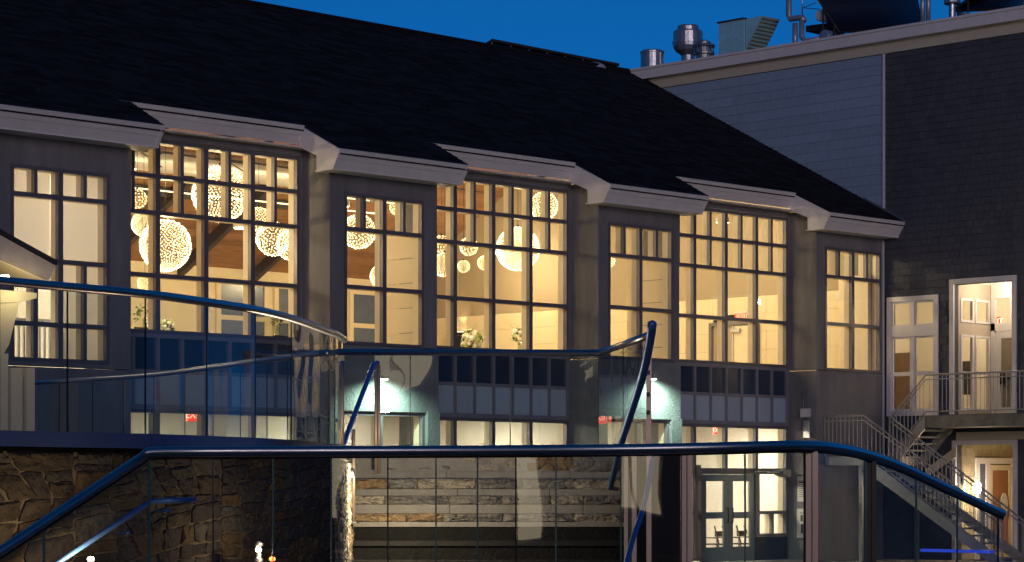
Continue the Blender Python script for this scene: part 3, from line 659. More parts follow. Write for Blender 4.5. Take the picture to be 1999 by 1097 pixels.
# boxes on the right pilaster
def sidebox(px,py,w_,h_,m_,nm,lab,cat,d=.1):
    Y,Z = PX(px,py,49.18); b=MB(); b.box(49.2-d,49.195,Y-w_/2,Y+w_/2,Z-h_/2,Z+h_/2); b.box(49.2-d-.012,49.2-d,Y-w_/2+.02,Y+w_/2-.02,Z-h_/2+.02,Z+h_/2-.02); return tag(b.build(nm,m_),lab,cat)
sidebox(1575,806,.24,.22,white_plastic,'siren_box','square grey siren box high on the rightmost pilaster','utility box',.14)
sidebox(1579,838,.20,.44,galv,'meter_box','tall grey meter box under the siren on the rightmost pilaster','utility box',.12)
b=MB(); Y,Z=PX(1568,790,49.17); b.tube([(49.17,Y,Z+.35),(49.17,Y,Z-1.0)],.012,6); tag(b.build('conduit',galv),'thin vertical conduit beside the siren box on the pilaster','conduit')
def notice(px,py0,py1,w_,lab,kind):
    Y,Z1=PX(px,py0,49.18); _,Z0=PX(px,py1,49.18); s=thing('wall_notice',lab,'sign',(49.185,Y,(Z0+Z1)/2))
    b=MB(); b.box(49.175,49.19,Y-w_/2,Y+w_/2,Z0,Z1); b.build('board',paper_m,s)
    b=MB()
    if kind==0:
        for k in range(9):
            z=Z1-.12-k*(Z1-Z0-.2)/9; ww=w_*random.uniform(.3,.42); b.box(49.171,49.1745,Y-ww,Y+ww,z,z+(.035 if k==1 else .012))
    else:
        b.box(49.168,49.1745,Y-.03,Y+.03,Z0+.12,(Z0+Z1)/2-.02); b.box(49.17,49.1745,Y-.07,Y+.07,Z1-.12,Z1-.1); b.box(49.17,49.1745,Y-.03,Y+.05,(Z0+Z1)/2+.05,Z1-.16)
    b.build('print',ink_m,s)
notice(1566,930,979,.3,'upper pale notice sheet on the rightmost pilaster beside the door',0)
notice(1566,993,1050,.34,'lower white plate with a dark slot on the rightmost pilaster',1)
X,Z=PY(1361,917,YR-.1); b=MB(); b.box(X-.12,X+.1,YR-.14,YR-.06,Z-.28,Z+.12); b.box(X-.09,X+.07,YR-.16,YR-.141,Z-.22,Z+.06); tag(b.build('door_keypad',frame_m),'grey keypad box left of the ground floor double doors','keypad')
# chairs behind the glass doors
for (px,lab) in ((1402,'low lounge chair seen through the left door leaf'),(1445,'low lounge chair seen through the right door leaf')):
    X,_=PY(px,1060,40.2); c=thing('lounge_chair',lab,'chair',(X,40.2,GZ+.02))
    b=MB(); b.tube([(-.25,-.2,0),(-.22,-.2,.42),(-.15,.0,.85)],.022,6); b.tube([(.25,-.2,0),(.22,-.2,.42),(.15,0,.85)],.022,6); b.tube([(-.25,.25,0),(-.25,.25,.55),(-.22,-.15,.55)],.02,6); b.tube([(.25,.25,0),(.25,.25,.55),(.22,-.15,.55)],.02,6); hang(b.build('frame',chair_m),c)
    b=MB(); b.box(-.22,.22,-.2,.28,.36,.40); hang(b.build('seat',chair_m),c)
    b=MB(); b.box(-.18,.18,-.06,-.03,.58,.72); hang(b.build('backrest',chair_m),c)

# ================================================================== ANNEX (right-hand building)
XA = 52.1
annex = thing('annex_building', 'taller shingled building closing the view on the right with equipment on its flat roof', 'building', (XA,30,GZ))
ZT = 11.95
holes = [(36.40,37.78,1.87,4.78),(34.05,35.80,1.79,5.12),(34.02,35.72,GZ,1.02)]
def wall_cells():
    ys = sorted({24.0,47.0}|{h[0] for h in holes}|{h[1] for h in holes}); zs = sorted({GZ,ZT-.1}|{h[2] for h in holes}|{h[3] for h in holes})
    b=MB()
    for i in range(len(ys)-1):
        for j in range(len(zs)-1):
            yc=(ys[i]+ys[i+1])/2; zc_=(zs[j]+zs[j+1])/2
            if any(h[0]<yc<h[1] and h[2]<zc_<h[3] for h in holes): continue
            b.box(XA,XA+.18,ys[i],ys[i+1],zs[j],zs[j+1])
    return b.build('wall', shingle_m, annex)
wall_cells()
# courses above the hall roof, one board each
z=6.6
k=0
while z < 11.3:
    z1=min(z+.262,11.32); Y0=38.02; Y1=46.9
    Y=Y0
    while Y<Y1:
        L=random.uniform(1.6,3.2); Ye=min(Y+L,Y1)
        if Ye>Y+.3 and zroof(Y)-.1 < z1+.1:
            b=MB(); b.hexa([(XA-.030,Y+.003,z),(XA-.030,Ye-.003,z),(XA-.004,Ye-.003,z),(XA-.004,Y+.003,z),(XA-.018,Y+.003,z1-.004),(XA-.018,Ye-.003,z1-.004),(XA-.004,Ye-.003,z1-.004),(XA-.004,Y+.003,z1-.004)]); b.build('siding_course', clap_m, annex)
        Y=Ye
    z=z1; k+=1
# shingles: largest in view are separate, the rest one mesh
big=[]; rest=MB(); z=GZ; j=0
cand=[]
while z<11.3:
    z1=min(z+.185,11.32); Y=24.0+random.uniform(0,.1)
    while Y<37.95:
        w_=random.uniform(.13,.24); Ye=min(Y+w_,37.965)
        if not any(Ye>h[0]-.12 and Y<h[1]+.12 and z1>h[2]-.1 and z<h[3]+.12 for h in holes): cand.append((Y,Ye,z,z1))
        Y=Ye
    z=z1
def shingle_verts(Y,Ye,z,z1,b):
    o=random.uniform(0,.006); b.hexa([(XA-.023-o,Y+.0025,z+random.uniform(0,.008)),(XA-.023-o,Ye-.0025,z+random.uniform(0,.008)),(XA-.003,Ye-.0025,z),(XA-.003,Y+.0025,z),(XA-.012,Y+.0025,z1-.003),(XA-.012,Ye-.0025,z1-.003),(XA-.003,Ye-.0025,z1-.003),(XA-.003,Y+.0025,z1-.003)])
vis=[c for c in cand if 33.6<c[0]<36.3 and 5.3<c[2]<11.3]; vis.sort(key=lambda c:-(c[1]-c[0])/c[0]*37); pick=set(vis[:290])
for c in cand:
    if c in pick: b=MB(); shingle_verts(*c,b); b.build('shingle', shingle_m, annex)
    else: shingle_verts(*c,rest)
tag(rest.build('shingle_field', shingle_m, annex), kind='stuff')
Bx('corner_board', trim, annex, XA-.065, XA-.003, 37.968, 38.015, 6.9, 11.32)
# parapet
b=MB(); b.box(XA-.26,XA+.3,22,47.0,11.62,ZT-.07); b.build('parapet_fascia', trim, annex)
b=MB(); b.box(XA-.30,XA+.32,22,47.06,ZT-.068,ZT); b.build('parapet_cap', trim, annex)
b=MB(); b.box(XA-.05,XA-.002,22,46.6,11.33,11.618); b.build('frieze_board', mat('frieze',(.62,.55,.42),.6,var=.05), annex)
Bx('flat_roof', conc_d, annex, XA+.3, 75, 22, 60, 11.3, 11.6)
# flashing along the lower roof edge
b=MB(); b.hexa([(XA-.12,YE-.05,ZE-.0),(XA-.045,YE-.05,ZE),(XA-.045,38.6,zroof(38.6)+.02),(XA-.12,38.6,zroof(38.6)+.02),(XA-.12,YE-.05,ZE+.05),(XA-.045,YE-.05,ZE+.05),(XA-.045,38.6,zroof(38.6)+.07),(XA-.12,38.6,zroof(38.6)+.07)]); b.build('flashing', galv, annex)
# upper window
def trim_frame(Y0,Y1,Z0,Z1,w=.13,sill=True,name='window'):
    b=MB(); b.box(XA-.05,XA-.001,Y0,Y0+w,Z0,Z1); b.box(XA-.05,XA-.001,Y1-w,Y1,Z0,Z1); b.box(XA-.05,XA-.001,Y0+w,Y1-w,Z1-w,Z1)
    if sill: b.box(XA-.07,XA-.001,Y0+w,Y1-w,Z0,Z0+w)
    return b
b=trim_frame(36.28,37.90,1.78,4.90)
b.box(XA-.045,XA+.05,36.41,37.77,3.85,4.12); ym=37.09
b.box(XA-.03,XA+.06,ym-.05,ym+.05,4.12,4.77); b.box(XA-.03,XA+.06,ym-.05,ym+.05,1.91,3.85)
aw=b.build('window', trim, annex)
for a,c in ((36.41,ym-.05),(ym+.05,37.77)):
    b=MB()
    for z0,z1 in ((4.12,4.77),(1.91,2.88),(2.88,3.85)):
        b.box(XA,XA+.04,a,a+.05,z0,z1); b.box(XA,XA+.04,c-.05,c,z0,z1); b.box(XA,XA+.04,a+.05,c-.05,z0,z0+.05); b.box(XA,XA+.04,a+.05,c-.05,z1-.05,z1)
        Bx('pane', pane_g, aw, XA+.015, XA+.023, a+.05, c-.05, z0+.05, z1-.05)
    b.build('sash', trim, aw)
# room behind the window: X 52.3..55.6, Y 35.85..38
room=MB(); room.box(55.6,55.7,35.8,39.8,1.6,5.3); room.box(XA+.18,55.6,39.7,39.8,1.6,5.3); room.box(XA+.18,55.6,35.8,39.7,5.2,5.3); room.box(XA+.18,55.6,35.8,39.7,1.55,1.65); room.build('room_wall', white_in, annex)
b=MB(); b.box(54.6,54.7,38.9,39.65,1.66,3.6); b.box(54.55,54.6,38.95,39.6,2.1,2.3); tag(b.build('shelf_unit', brown_m),'tall brown shelf unit behind the left pane of the annex window','shelf')
b=MB(); b.box(54.9,54.98,36.9,37.6,1.66,1.72); b.tube([(54.95,37.1,1.7),(54.7,37.2,3.0)],.02,6); b.tube([(54.95,37.5,1.7),(54.7,37.4,3.0)],.02,6); b.box(54.66,54.7,36.95,37.65,2.4,3.3); tag(b.build('easel', steel_d),'board on an easel behind the right pane of the annex window','easel')
l=thing('ceiling_light','warm ceiling lamp inside the upper annex room','ceiling light',(53.8,37.2,5.15)); b=MB(); b.lathe([(.15,-.1),(.2,-.03),(.2,.04)],(0,0,0),14); hang(b.build('lens',down_m),l); hang(light('lamp','POINT',(0,0,-.3),110,(1,.76,.45),shadow_soft_size=.15),l)
# porch opening trim and inside
b=trim_frame(33.92,35.93,1.79,5.26,.13,False); b.build('porch_trim', trim, annex)
YS=35.82
pw_=MB()
pw_.box(XA+.18,54.0,YS,YS+.1,1.6,1.9); pw_.box(XA+.18,54.0,YS,YS+.1,3.86,4.18); pw_.box(XA+.18,54.0,YS,YS+.1,4.80,5.4)
for xa,xb in ((XA+.18,XA+.30),(52.98,53.06),(53.72,54.0)): pw_.box(xa,xb,YS,YS+.1,1.9,3.86); pw_.box(xa,xb,YS,YS+.1,4.18,4.80)
pw_.build('porch_side_wall', mat('porch_taupe',(.50,.42,.33),.7,var=.04), annex)
for xa,xb in ((XA+.30,52.98),(53.06,53.72)):
    for z0,z1 in ((1.9,3.86),(4.18,4.80)):
        b=MB(); y=YS-.02; b.box(xa,xa+.06,y,y+.06,z0,z1); b.box(xb-.06,xb,y,y+.06,z0,z1); b.box(xa+.06,xb-.06,y,y+.06,z0,z0+.06); b.box(xa+.06,xb-.06,y,y+.06,z1-.06,z1)
        if z0<3: b.box(xa+.06,xb-.06,y,y+.06,2.85,2.91)
        s=b.build('porch_window', trim, annex); Bx('pane', pane_g, s, xa+.06, xb-.06, y+.02, y+.03, z0+.06, z1-.06)
XB=53.75
b=MB(); b.box(XB,XB+.1,33.3,35.8,4.0,4.2); b.box(XB,XB+.1,33.3,35.8,4.85,5.4); b.box(XB,XB+.1,35.68,35.8,1.6,4.85); b.box(XB,XB+.1,34.55,34.65,1.6,4.0); b.box(XB,XB+.1,35.12,35.2,4.2,4.85); b.box(XB,XB+.1,33.3,33.5,1.6,4.85)
b.build('porch_back_wall', trim, annex)
Bx('pane', pane_g, annex, XB+.04, XB+.05, 33.5, 35.68, 4.2, 4.85)
b=MB(); b.box(XB+.02,XB+.07,34.66,34.82,1.7,3.98); b.box(XB+.02,XB+.07,35.5,35.66,1.7,3.98); b.box(XB+.02,XB+.07,34.82,35.5,3.80,3.98); b.box(XB+.02,XB+.07,34.82,35.5,1.7,2.0)
d=b.build('porch_door', trim, annex); Bx('pane', mat('smoky_glass',(.25,.21,.15),.15,var=.1), d, XB+.04, XB+.05, 34.82, 35.5, 2.0, 3.8)
b=MB(); b.box(XB-.02,XB+.02,34.84,35.48,2.72,2.78); b.box(XB-.03,XB+.02,35.42,35.5,2.6,2.9); b.build('handle', black_m, d)
Bx('porch_ceiling', trim, annex, XA+.18, 56, 33.3, YS, 5.4, 5.45)
Bx('porch_wall', trim, annex, XA+.18, XB, 33.3, 33.4, 1.6, 5.4)
Bx('room_wall', white_in, annex, 56, 56.1, 33.0, 35.9, 1.6, 5.4)
Bx('room_floor', concrete, annex, XA+.0, 56, 33.0, YS+.1, 1.5, 1.62)
l=thing('ceiling_light','warm downlight in the ceiling of the upper annex porch','ceiling light',(53.0,34.9,5.38)); b=MB(); b.lathe([(.1,-.03),(.12,0),(.12,.02)],(0,0,0),14); hang(b.build('lens',down_m),l); hang(light('lamp','POINT',(0,0,-.25),75,(1,.80,.56),shadow_soft_size=.08),l)
l=thing('ceiling_light','warm downlight behind the annex porch door','ceiling light',(54.8,34.9,5.38)); b=MB(); b.lathe([(.1,-.03),(.12,0),(.12,.02)],(0,0,0),14); hang(b.build('lens',down_m),l); hang(light('lamp','POINT',(0,0,-.25),70,(1,.80,.56),shadow_soft_size=.08),l)
Y,Z=PX(1944,628,53.9); exit_sign((53.9,Y,Z),'x','bright red EXIT sign above the annex porch door',.22,.26)
# lower alcove
b=trim_frame(33.9,35.85,GZ,1.12,.12,False); b.build('alcove_trim', trim, annex)
sh=MB()
z=GZ
while z<1.05:
    x=XA+.19
    while x<55.6:
        w_=random.uniform(.16,.26); xe=min(x+w_,55.6)
        sh.hexa([(x+.004,35.70,z),(xe-.004,35.70,z),(xe-.004,35.73,z),(x+.004,35.73,z),(x+.004,35.715,z+.2),(xe-.004,35.715,z+.2),(xe-.004,35.73,z+.2),(x+.004,35.73,z+.2)]); x=xe
    z+=.205
tag(sh.build('alcove_shingle', mat('tan_shingle',(.42,.36,.24),.8,var=.1,isl=.12), annex), kind='stuff')
Bx('alcove_wall', cream, annex, XA+.18, 55.6, 35.73, 35.83, GZ, 1.2)
b=MB(); b.box(55.6,55.7,33,35.73,GZ,1.2); b.box(XA+.18,55.6,33.0,33.1,GZ,1.2); b.box(XA+.18,55.6,33.1,35.7,1.15,1.2); b.build('alcove_wall', cream, annex)
b=MB(); y=35.64
b.box(52.85,53.02,y,y+.05,GZ,.68); b.box(54.5,54.65,y,y+.05,GZ,.68); b.box(53.02,54.5,y,y+.05,.53,.68); b.box(53.3,53.5,y,y+.05,GZ,.53)
d=b.build('alcove_door', trim, annex); Bx('pane', blue_blind, d, 53.02, 53.3, y+.02, y+.03, GZ, .53)
b=MB(); b.box(53.5,53.62,y+.01,y+.05,GZ,.5); b.box(54.38,54.5,y+.01,y+.05,GZ,.5); b.box(53.62,54.38,y+.01,y+.05,.36,.5); b.box(53.62,54.38,y+.01,y+.05,GZ,GZ+.25); b.build('door_leaf', cream, d)
Bx('pane', red_door, d, 53.62, 54.38, y+.03, y+.04, GZ+.25, .36)
b=MB(); cx_,cz_=54.12,-.55; b.lathe([(.0,0),(.17,0),(.17,.02),(.0,.02)],(0,0,0),20); b.v=[(cx_+v[0],y+.005-v[2],cz_+v[1]*1.9) for v in b.v]; b.build('emblem', white_plastic, d)
ya,za=PX(1868,872,XA-.06); yb,zb_=PX(1808,916,XA-.06)
b=MB(); b.prism([(XA-.10,ya,za),(XA-.10,yb,zb_),(XA-.10,yb,zb_-.22),(XA-.10,ya,za-.26)],(.045,0,0)); b.build('diagonal_board', mat('frieze',(0,0,0)), annex)
b=MB(); b.box(XA-.10,XA-.055,31.0,ya,1.125,1.33); b.build('belt_board', mat('frieze',(0,0,0)), annex)
Y0_,Z0_=35.45,(HY-966)/FPX*61.5; lx=52.9
l=thing('wall_lantern','bright bare lantern on a bracket at the lower annex doorway','wall lamp',(52.32,35.62,Z0_))
b=MB(); b.box(-.06,.06,0,.06,.25,.5); b.tube([(0,0,.45),(0,-.25,.48),(0,-.38,.4),(0,-.36,.3)],.015,6); b.tube([(0,-.02,.3),(0,-.2,.22),(0,-.36,.3)],.01,6); hang(b.build('bracket',iron),l)
b=MB(); b.lathe([(.02,.34),(.09,.28),(.11,.16),(.08,.05),(.0,.02)],(0,-.36,0),12); hang(b.build('globe',mat('lantern_globe',(1,1,1),.4,emis=(1,.80,.55),estr=60),None,True),l)
hang(light('lamp','POINT',(0,-.36,.0),75,(1,.72,.42),shadow_soft_size=.06),l)

# ---------------- roof equipment
RZ=11.6
def eq(name,label,cat,loc): return thing(name,label,cat,loc)
def lathe_eq(px,X,name,label,prof,m,parts='body'):
    Y,_=PX(px,100,X); t=eq(name,label,'roof vent',(X,Y,RZ)); b=MB(); b.lathe(prof,(0,0,0),24); hang(b.build(parts,m,None,False),t); return t
t=lathe_eq(1273,53.2,'drum_vent','short wide metal drum vent, leftmost on the flat roof',[(.34,0),(.34,.50),(.35,.50),(.35,.56),(.34,.56),(.34,1.02),(.36,1.03),(.36,1.07),(.30,1.11),(.1,1.13)],galv)
b=MB(); b.box(-.012,.012,-.37,-.34,.0,1.02); hang(b.build('seam',galv),t)
t=lathe_eq(1343,54.2,'mushroom_fan','tall bulbous metal exhaust fan on the flat roof',[(.2,0),(.2,1.02),(.24,1.06),(.38,1.16),(.44,1.28),(.455,1.38),(.47,1.38),(.47,1.42),(.44,1.42),(.44,1.7),(.42,1.74),(.32,1.76),(.32,1.86),(.30,1.90),(.1,1.93)],galv)
t=lathe_eq(1374,53.1,'turbine_vent','low dark finned turbine vent beside the bulbous fan',[(.3,0),(.3,.55),(.24,.58),(.24,.70),(.31,.72),(.31,.78),(.23,.80),(.22,.92),(.33,.94),(.31,1.0),(.2,1.02),(.2,1.08),(.06,1.14)],mat('dull_metal',(.30,.31,.33),.4,.8,var=.2))
b=MB()
for k in range(12): a=k*math.pi/6; b.box(-.01,.01,-.01,.01,.58,.92); 
hang(b.build('shaft',galv),t)
for k in range(12):
    a=k*math.pi/6; b=MB(); c_,s_=math.cos(a)*.285,math.sin(a)*.285; b.tube([(c_,s_,.79),(c_,s_,.93)],.014,4); hang(b.build('fin',galv),t)
Y,_=PX(1352,115,53.6); b=MB(); b.box(53.0,54.2,Y-1.0,Y+.55,RZ,RZ+.42); b.box(52.95,54.25,Y-1.05,Y+.6,RZ+.42,RZ+.50); tag(b.build('roof_curb',galv),'low metal curb under the fan and turbine vent','roof curb')
hb=thing('air_intake_hood','pale square air intake with a slanted hood on the flat roof','air intake',(53.3,44.1,RZ))
Ya,_=PX(1403,40,53.2); Yb,_=PX(1452,40,53.2); pale=mat('pale_metal',(.42,.80,.90),.5,.3,var=.15,scale=3)
_,Zt=PX(1428,40,53.2)
b=MB(); b.box(53.2,54.1,Yb,Ya,RZ+.28,Zt-.02); hang(local(b,(53.3,44.1,RZ)).build('box',pale),hb)
b=MB(); b.box(53.26,54.04,Yb+.04,Ya-.04,RZ,RZ+.28); hang(local(b,(53.3,44.1,RZ)).build('curb',galv),hb)
b=MB(); b.box(53.15,54.15,Yb-.03,Ya+.03,Zt-.02,Zt+.02); hang(local(b,(53.3,44.1,RZ)).build('lid',steel_d),hb)
Yc=Yb-.62
b=MB(); b.prism([(53.24,Yb-.04,Zt-.02),(53.24,Yc,Zt-.0),(53.24,Yb-.04,Zt-.85)],(.82,0,0)); hang(local(b,(53.3,44.1,RZ)).build('hood',pale),hb)
n_=Vector((0,-.85,-(Yb-.04-Yc))).normalized()
for i in range(9):
    f=(i+.5)/9; yy=Yc+(Yb-.04-Yc)*f; zz=Zt+(-.85)*f; b=MB(); b.hexa([(53.27,yy-.01,zz-.035),(54.03,yy-.01,zz-.035),(54.03,yy+.03,zz-.035),(53.27,yy+.03,zz-.035),(53.27,yy-.03,zz-.01),(54.03,yy-.03,zz-.01),(54.03,yy+.01,zz-.01),(53.27,yy+.01,zz-.01)]); hang(local(b,(53.3,44.1,RZ)).build('louvre',mat('mesh_brown',(.30,.24,.13),.6,var=.2)),hb)
# low dark duct behind the hood
Y,_=PX(1530,80,55.5); b=MB(); b.prism([(55.5,Y+1.6,RZ),(55.5,Y+1.2,RZ+1.0),(55.5,Y+.2,RZ+1.05),(55.5,Y-1.4,RZ+.5),(55.5,Y-1.4,RZ)],(1.0,0,0)); tag(b.build('roof_ductwork',steel_d),'low dark ductwork between the intake hood and the pipes','ductwork')
# pipes
def pipe_thing(name,label,pts,r,m=None,n=10,cat='pipe'):
    b=MB(); b.tube(pts,r,n); return tag(b.build(name,m or mat('pipe_jacket',(.42,.44,.50),.4,.5,var=.15),None,True),label,cat)
def Q(px,py,X): y,z=PX(px,py,X); return (X,y,z)
pipe_thing('jacketed_pipe','tall jacketed pipe rising out of the frame with a Z bend',[Q(1540,-60,53.4),Q(1540,30,53.4),Q(1543,37,53.4),Q(1556,35,53.4),Q(1566,34,53.4),Q(1570,42,53.4)],.085)
pipe_thing('jacketed_pipe','left one of two short upright jacketed pipes at the parapet',[Q(1552,45,53.3),Q(1552,105,53.3)],.075)
pipe_thing('jacketed_pipe','right one of two short upright jacketed pipes bending along the parapet',[Q(1565,40,53.3),Q(1565,72,53.3),Q(1572,80,53.3),Q(1600,76,53.3)],.075)
pipe_thing('rack_mast','thin mast with stays left of the solar array',[Q(1566,-40,54.0),Q(1566,40,54.0)],.02,galv)
pipe_thing('rack_stay','upper thin stay between the mast and the solar array',[Q(1566,16,54.0),Q(1600,2,54.0)],.012,galv)
pipe_thing('rack_stay','lower thin stay between the mast and the white tank',[Q(1566,15,54.0),Q(1600,18,54.0)],.012,galv)
def drum(px,py,X,r,L,label,m):
    y,z=PX(px,py,X); b=MB(); b.lathe([(.02,-.03),(r*.8,-.02),(r,.02),(r,L)],(0,0,0),20); b.v=[(X+v[2],y+v[0],z+v[1]) for v in b.v]; return tag(b.build('round_tank',m,None,False),label,'tank')
drum(1600,30,53.6,.16,.9,'white ended round tank high under the solar array',white_plastic)
drum(1608,71,53.4,.19,1.2,'blue grey round tank low behind the parapet',mat('blue_tank',(.16,.24,.36),.4,var=.1))
b=MB(); b.hexa([Q(1573,62,54.2),Q(1640,55,54.2),(55.0,*Q(1640,55,54.2)[1:]),(55.0,*Q(1573,62,54.2)[1:]),Q(1573,50,54.2),Q(1640,42,54.2),(55.0,*Q(1640,42,54.2)[1:]),(55.0,*Q(1573,50,54.2)[1:])]); tag(b.build('rack_beam',steel_d),'dark steel beam of the array rack beside the round tanks','beam')
def solar(label,corners,th,nt):
    s=thing('solar_array',label,'solar panel',corners[0]); c=[Vector(p) for p in corners]; nrm=((c[1]-c[0]).cross(c[3]-c[0])).normalized()
    if nrm.z<0: nrm=-nrm
    o=[]
    for i in range(nt):
        a=i/nt; e=(i+.86)/nt; p=[c[0].lerp(c[1],a),c[0].lerp(c[1],e),c[3].lerp(c[2],e),c[3].lerp(c[2],a)]
        b=MB(); b.hexa(p+[q+nrm*th for q in p]); b.build('collector_tube',solar_m,s)
    b=MB()
    for k in range(4): b.tube([c[k]-nrm*.03,c[(k+1)%4]-nrm*.03],.035,6)
    b.build('frame',steel_d,s)
    for f in (.25,.75):
        for q in (c[0].lerp(c[1],f),c[3].lerp(c[2],f)): b=MB(); b.tube([q,(q.x,q.y,RZ)],.03,6); b.build('post',steel_d,s)
solar('big dark solar collector array tilted over the flat roof, seen from below',[Q(1596,-6,53.4),Q(1640,62,53.6),Q(1800,52,53.4),Q(1790,-6,55.8)],.05,26)
solar('smaller dark solar collector array at the top right corner',[Q(1900,-8,54.2),Q(1860,20,54.6),Q(1990,14,54.2),Q(1999,-6,55.5)],.05,18)
pipe_thing('roof_post','left one of twin grey posts at the parapet right of the big array',[Q(1801,-30,53.0),Q(1801,47,53.0)],.065)
pipe_thing('roof_post','right one of twin grey posts at the parapet right of the big array',[Q(1812,-30,53.0),Q(1812,45,53.0)],.065)
y,z=PX(1859,36,53.2); t=thing('capped_vent','short vent pipe with a wide flat cap at the parapet','roof vent',(53.2,y,RZ)); b=MB(); b.lathe([(.09,0),(.09,1.0)],(0,0,0),14); hang(b.build('pipe',galv),t); b=MB(); b.lathe([(.2,0),(.22,.03),(.22,.2),(.16,.24)],(0,0,1.0),16); hang(b.build('cap',galv),t)
pipe_thing('roof_conduit','blue grey conduit lying behind the parapet at the top right',[Q(1872,27,53.4),Q(1900,30,53.4)],.05)
Y,_=PX(1930,30,57); b=MB(); b.box(57,58.5,Y-3,Y+5,RZ,RZ+1.1); b.box(56.95,58.55,Y-3.05,Y+5.05,RZ+1.1,RZ+1.16); tag(b.build('rooftop_unit',steel_d),'long dark rooftop unit behind the arrays','rooftop unit')
# solar rack on the hall ridge
rk=thing('ridge_solar_rack','long low solar rack standing along the ridge of the hall roof','solar panel',(49,47.3,ZRG))
xs0,xs1=46.6,51.75
b=MB(); b.hexa([(xs0,47.2,12.12),(xs1,47.2,12.08),(xs1,48.6,11.75),(xs0,48.6,11.75),(xs0,47.2,12.17),(xs1,47.2,12.13),(xs1,48.6,11.8),(xs0,48.6,11.8)]); b.build('panel',solar_m,rk)
b=MB(); b.tube([(xs0,47.15,12.16),(xs1,47.15,12.12)],.045,8); b.build('header_pipe',steel_d,rk)
for k in range(8):
    xx=xs0+.03+(xs1-xs0-.06)*k/7; b=MB(); b.tube([(xx,47.17,12.13),(xx,47.17,11.6)],.02,5); b.build('post',galv,rk)
for k in range(30):
    xx=xs0+.5+k*.1; b=MB(); b.tube([(xx,47.16,12.02),(xx+.04,47.16,11.9)],.014,4); b.build('clip',galv,rk)
b=MB(); b.lathe([(.42,0),(.36,.1),(.2,.17),(.05,.19)],(50.6,47.1,ZRG-.02),20); tag(b.build('skylight_dome',mat('dome_plastic',(.4,.45,.55),.3,var=.05),None,True),'pale flat dome at the right end of the hall ridge','skylight')

# ================================================================== OUTSIDE STAIR OF THE ANNEX
st=thing('metal_staircase','galvanised outdoor stair with two flights and baluster rails against the annex','staircase',(50.5,35,GZ))
LZ=1.73; MZ=.70; PH=.645
b=MB(); b.box(50.75,XA-.03,31.5,35.75,LZ-.30,LZ); b.build('landing', mat('landing_metal',(.20,.19,.18),.5,.5,var=.35,scale=3,bump=.4,bscale=6), st)
b=MB(); b.box(49.45,XA-.08,36.72,37.93,MZ-.22,MZ); b.build('landing', iron, st)
Bx('post', iron, st, 49.5,49.6,36.8,36.9,GZ,MZ-.22); Bx('post', iron, st, 51.9,52.0,36.8,36.9,GZ,MZ-.22)
for xx in (50.72,): 
    for x_ in (50.70,51.95):
        b=MB(); b.prism([(x_,35.75,LZ),(x_,35.75,LZ-.34),(x_,36.75,MZ-.32),(x_,36.75,MZ+.05)],(.05,0,0)); b.build('stringer', iron, st)
for x_ in (49.42,50.58):
    b=MB(); b.prism([(x_,36.72,MZ+.02),(x_,36.72,MZ-.32),(x_,32.85,GZ),(x_,32.4,GZ)],(.05,0,0)); b.build('stringer', iron, st)
for k in range(6):
    y=35.75+.17*(k); z=LZ-.17*(k+1); Bx('tread', iron, st, 50.76, 51.94, y, y+.26, z-.04, z)
for k in range(15):
    y=36.72-.28*(k+1); z=MZ-.177*(k+1); Bx('tread', iron, st, 49.48, 50.57, y, y+.29, z-.04, z)
def railing(name_pts, x, hgt=1.03, sp=.125, low=.1, mid=.12, post=1.2):
    """name_pts: floor polyline [(y,z)] in the plane X=x"""
    pts=[Vector((x,y,z)) for y,z in name_pts]
    b=MB(); up=Vector((0,0,hgt)); b.tube([p+up for p in pts],.024,8); b.tube([p+up-Vector((0,0,mid)) for p in pts],.016,6); b.tube([p+Vector((0,0,low)) for p in pts],.016,6)
    b.tube([pts[0],pts[0]+up],.024,6); b.tube([pts[-1],pts[-1]+up],.024,6)
    rl=b.build('railing', iron, st)
    me=None
    for i in range(len(pts)-1):
        a,c=pts[i],pts[i+1]; L=abs(c.y-a.y); n=max(1,int(L/sp))
        for k in range(1,n+1):
            p=a.lerp(c,k/(n+.5)); 
            if me is None:
                q=MB(); q.tube([(0,0,low),(0,0,hgt-.02)],.009,5); me=bpy.data.meshes.new('baluster'); me.from_pydata(q.v,[],q.f); me.materials.append(iron)
            o=bpy.data.objects.new('baluster',me); COL.objects.link(o); o.parent=rl; o.location=p
    return rl
railing([(37.93,MZ),(36.70,MZ),(32.6,GZ+.02)],49.44)
railing([(36.76,MZ),(32.75,GZ+.02)],50.62)
railing([(36.74,MZ+.02),(35.72,LZ),(31.5,LZ)],50.72)
# ladder-like lower grille and blue light at the bottom right
b=MB(); b.box(48.9,49.1,32.6,34.6,GZ+.30,GZ+.37); tag(b.build('blue_light_strip',blue_e),'glowing blue light strip low behind the glass at the bottom right','light strip')
light_o=None

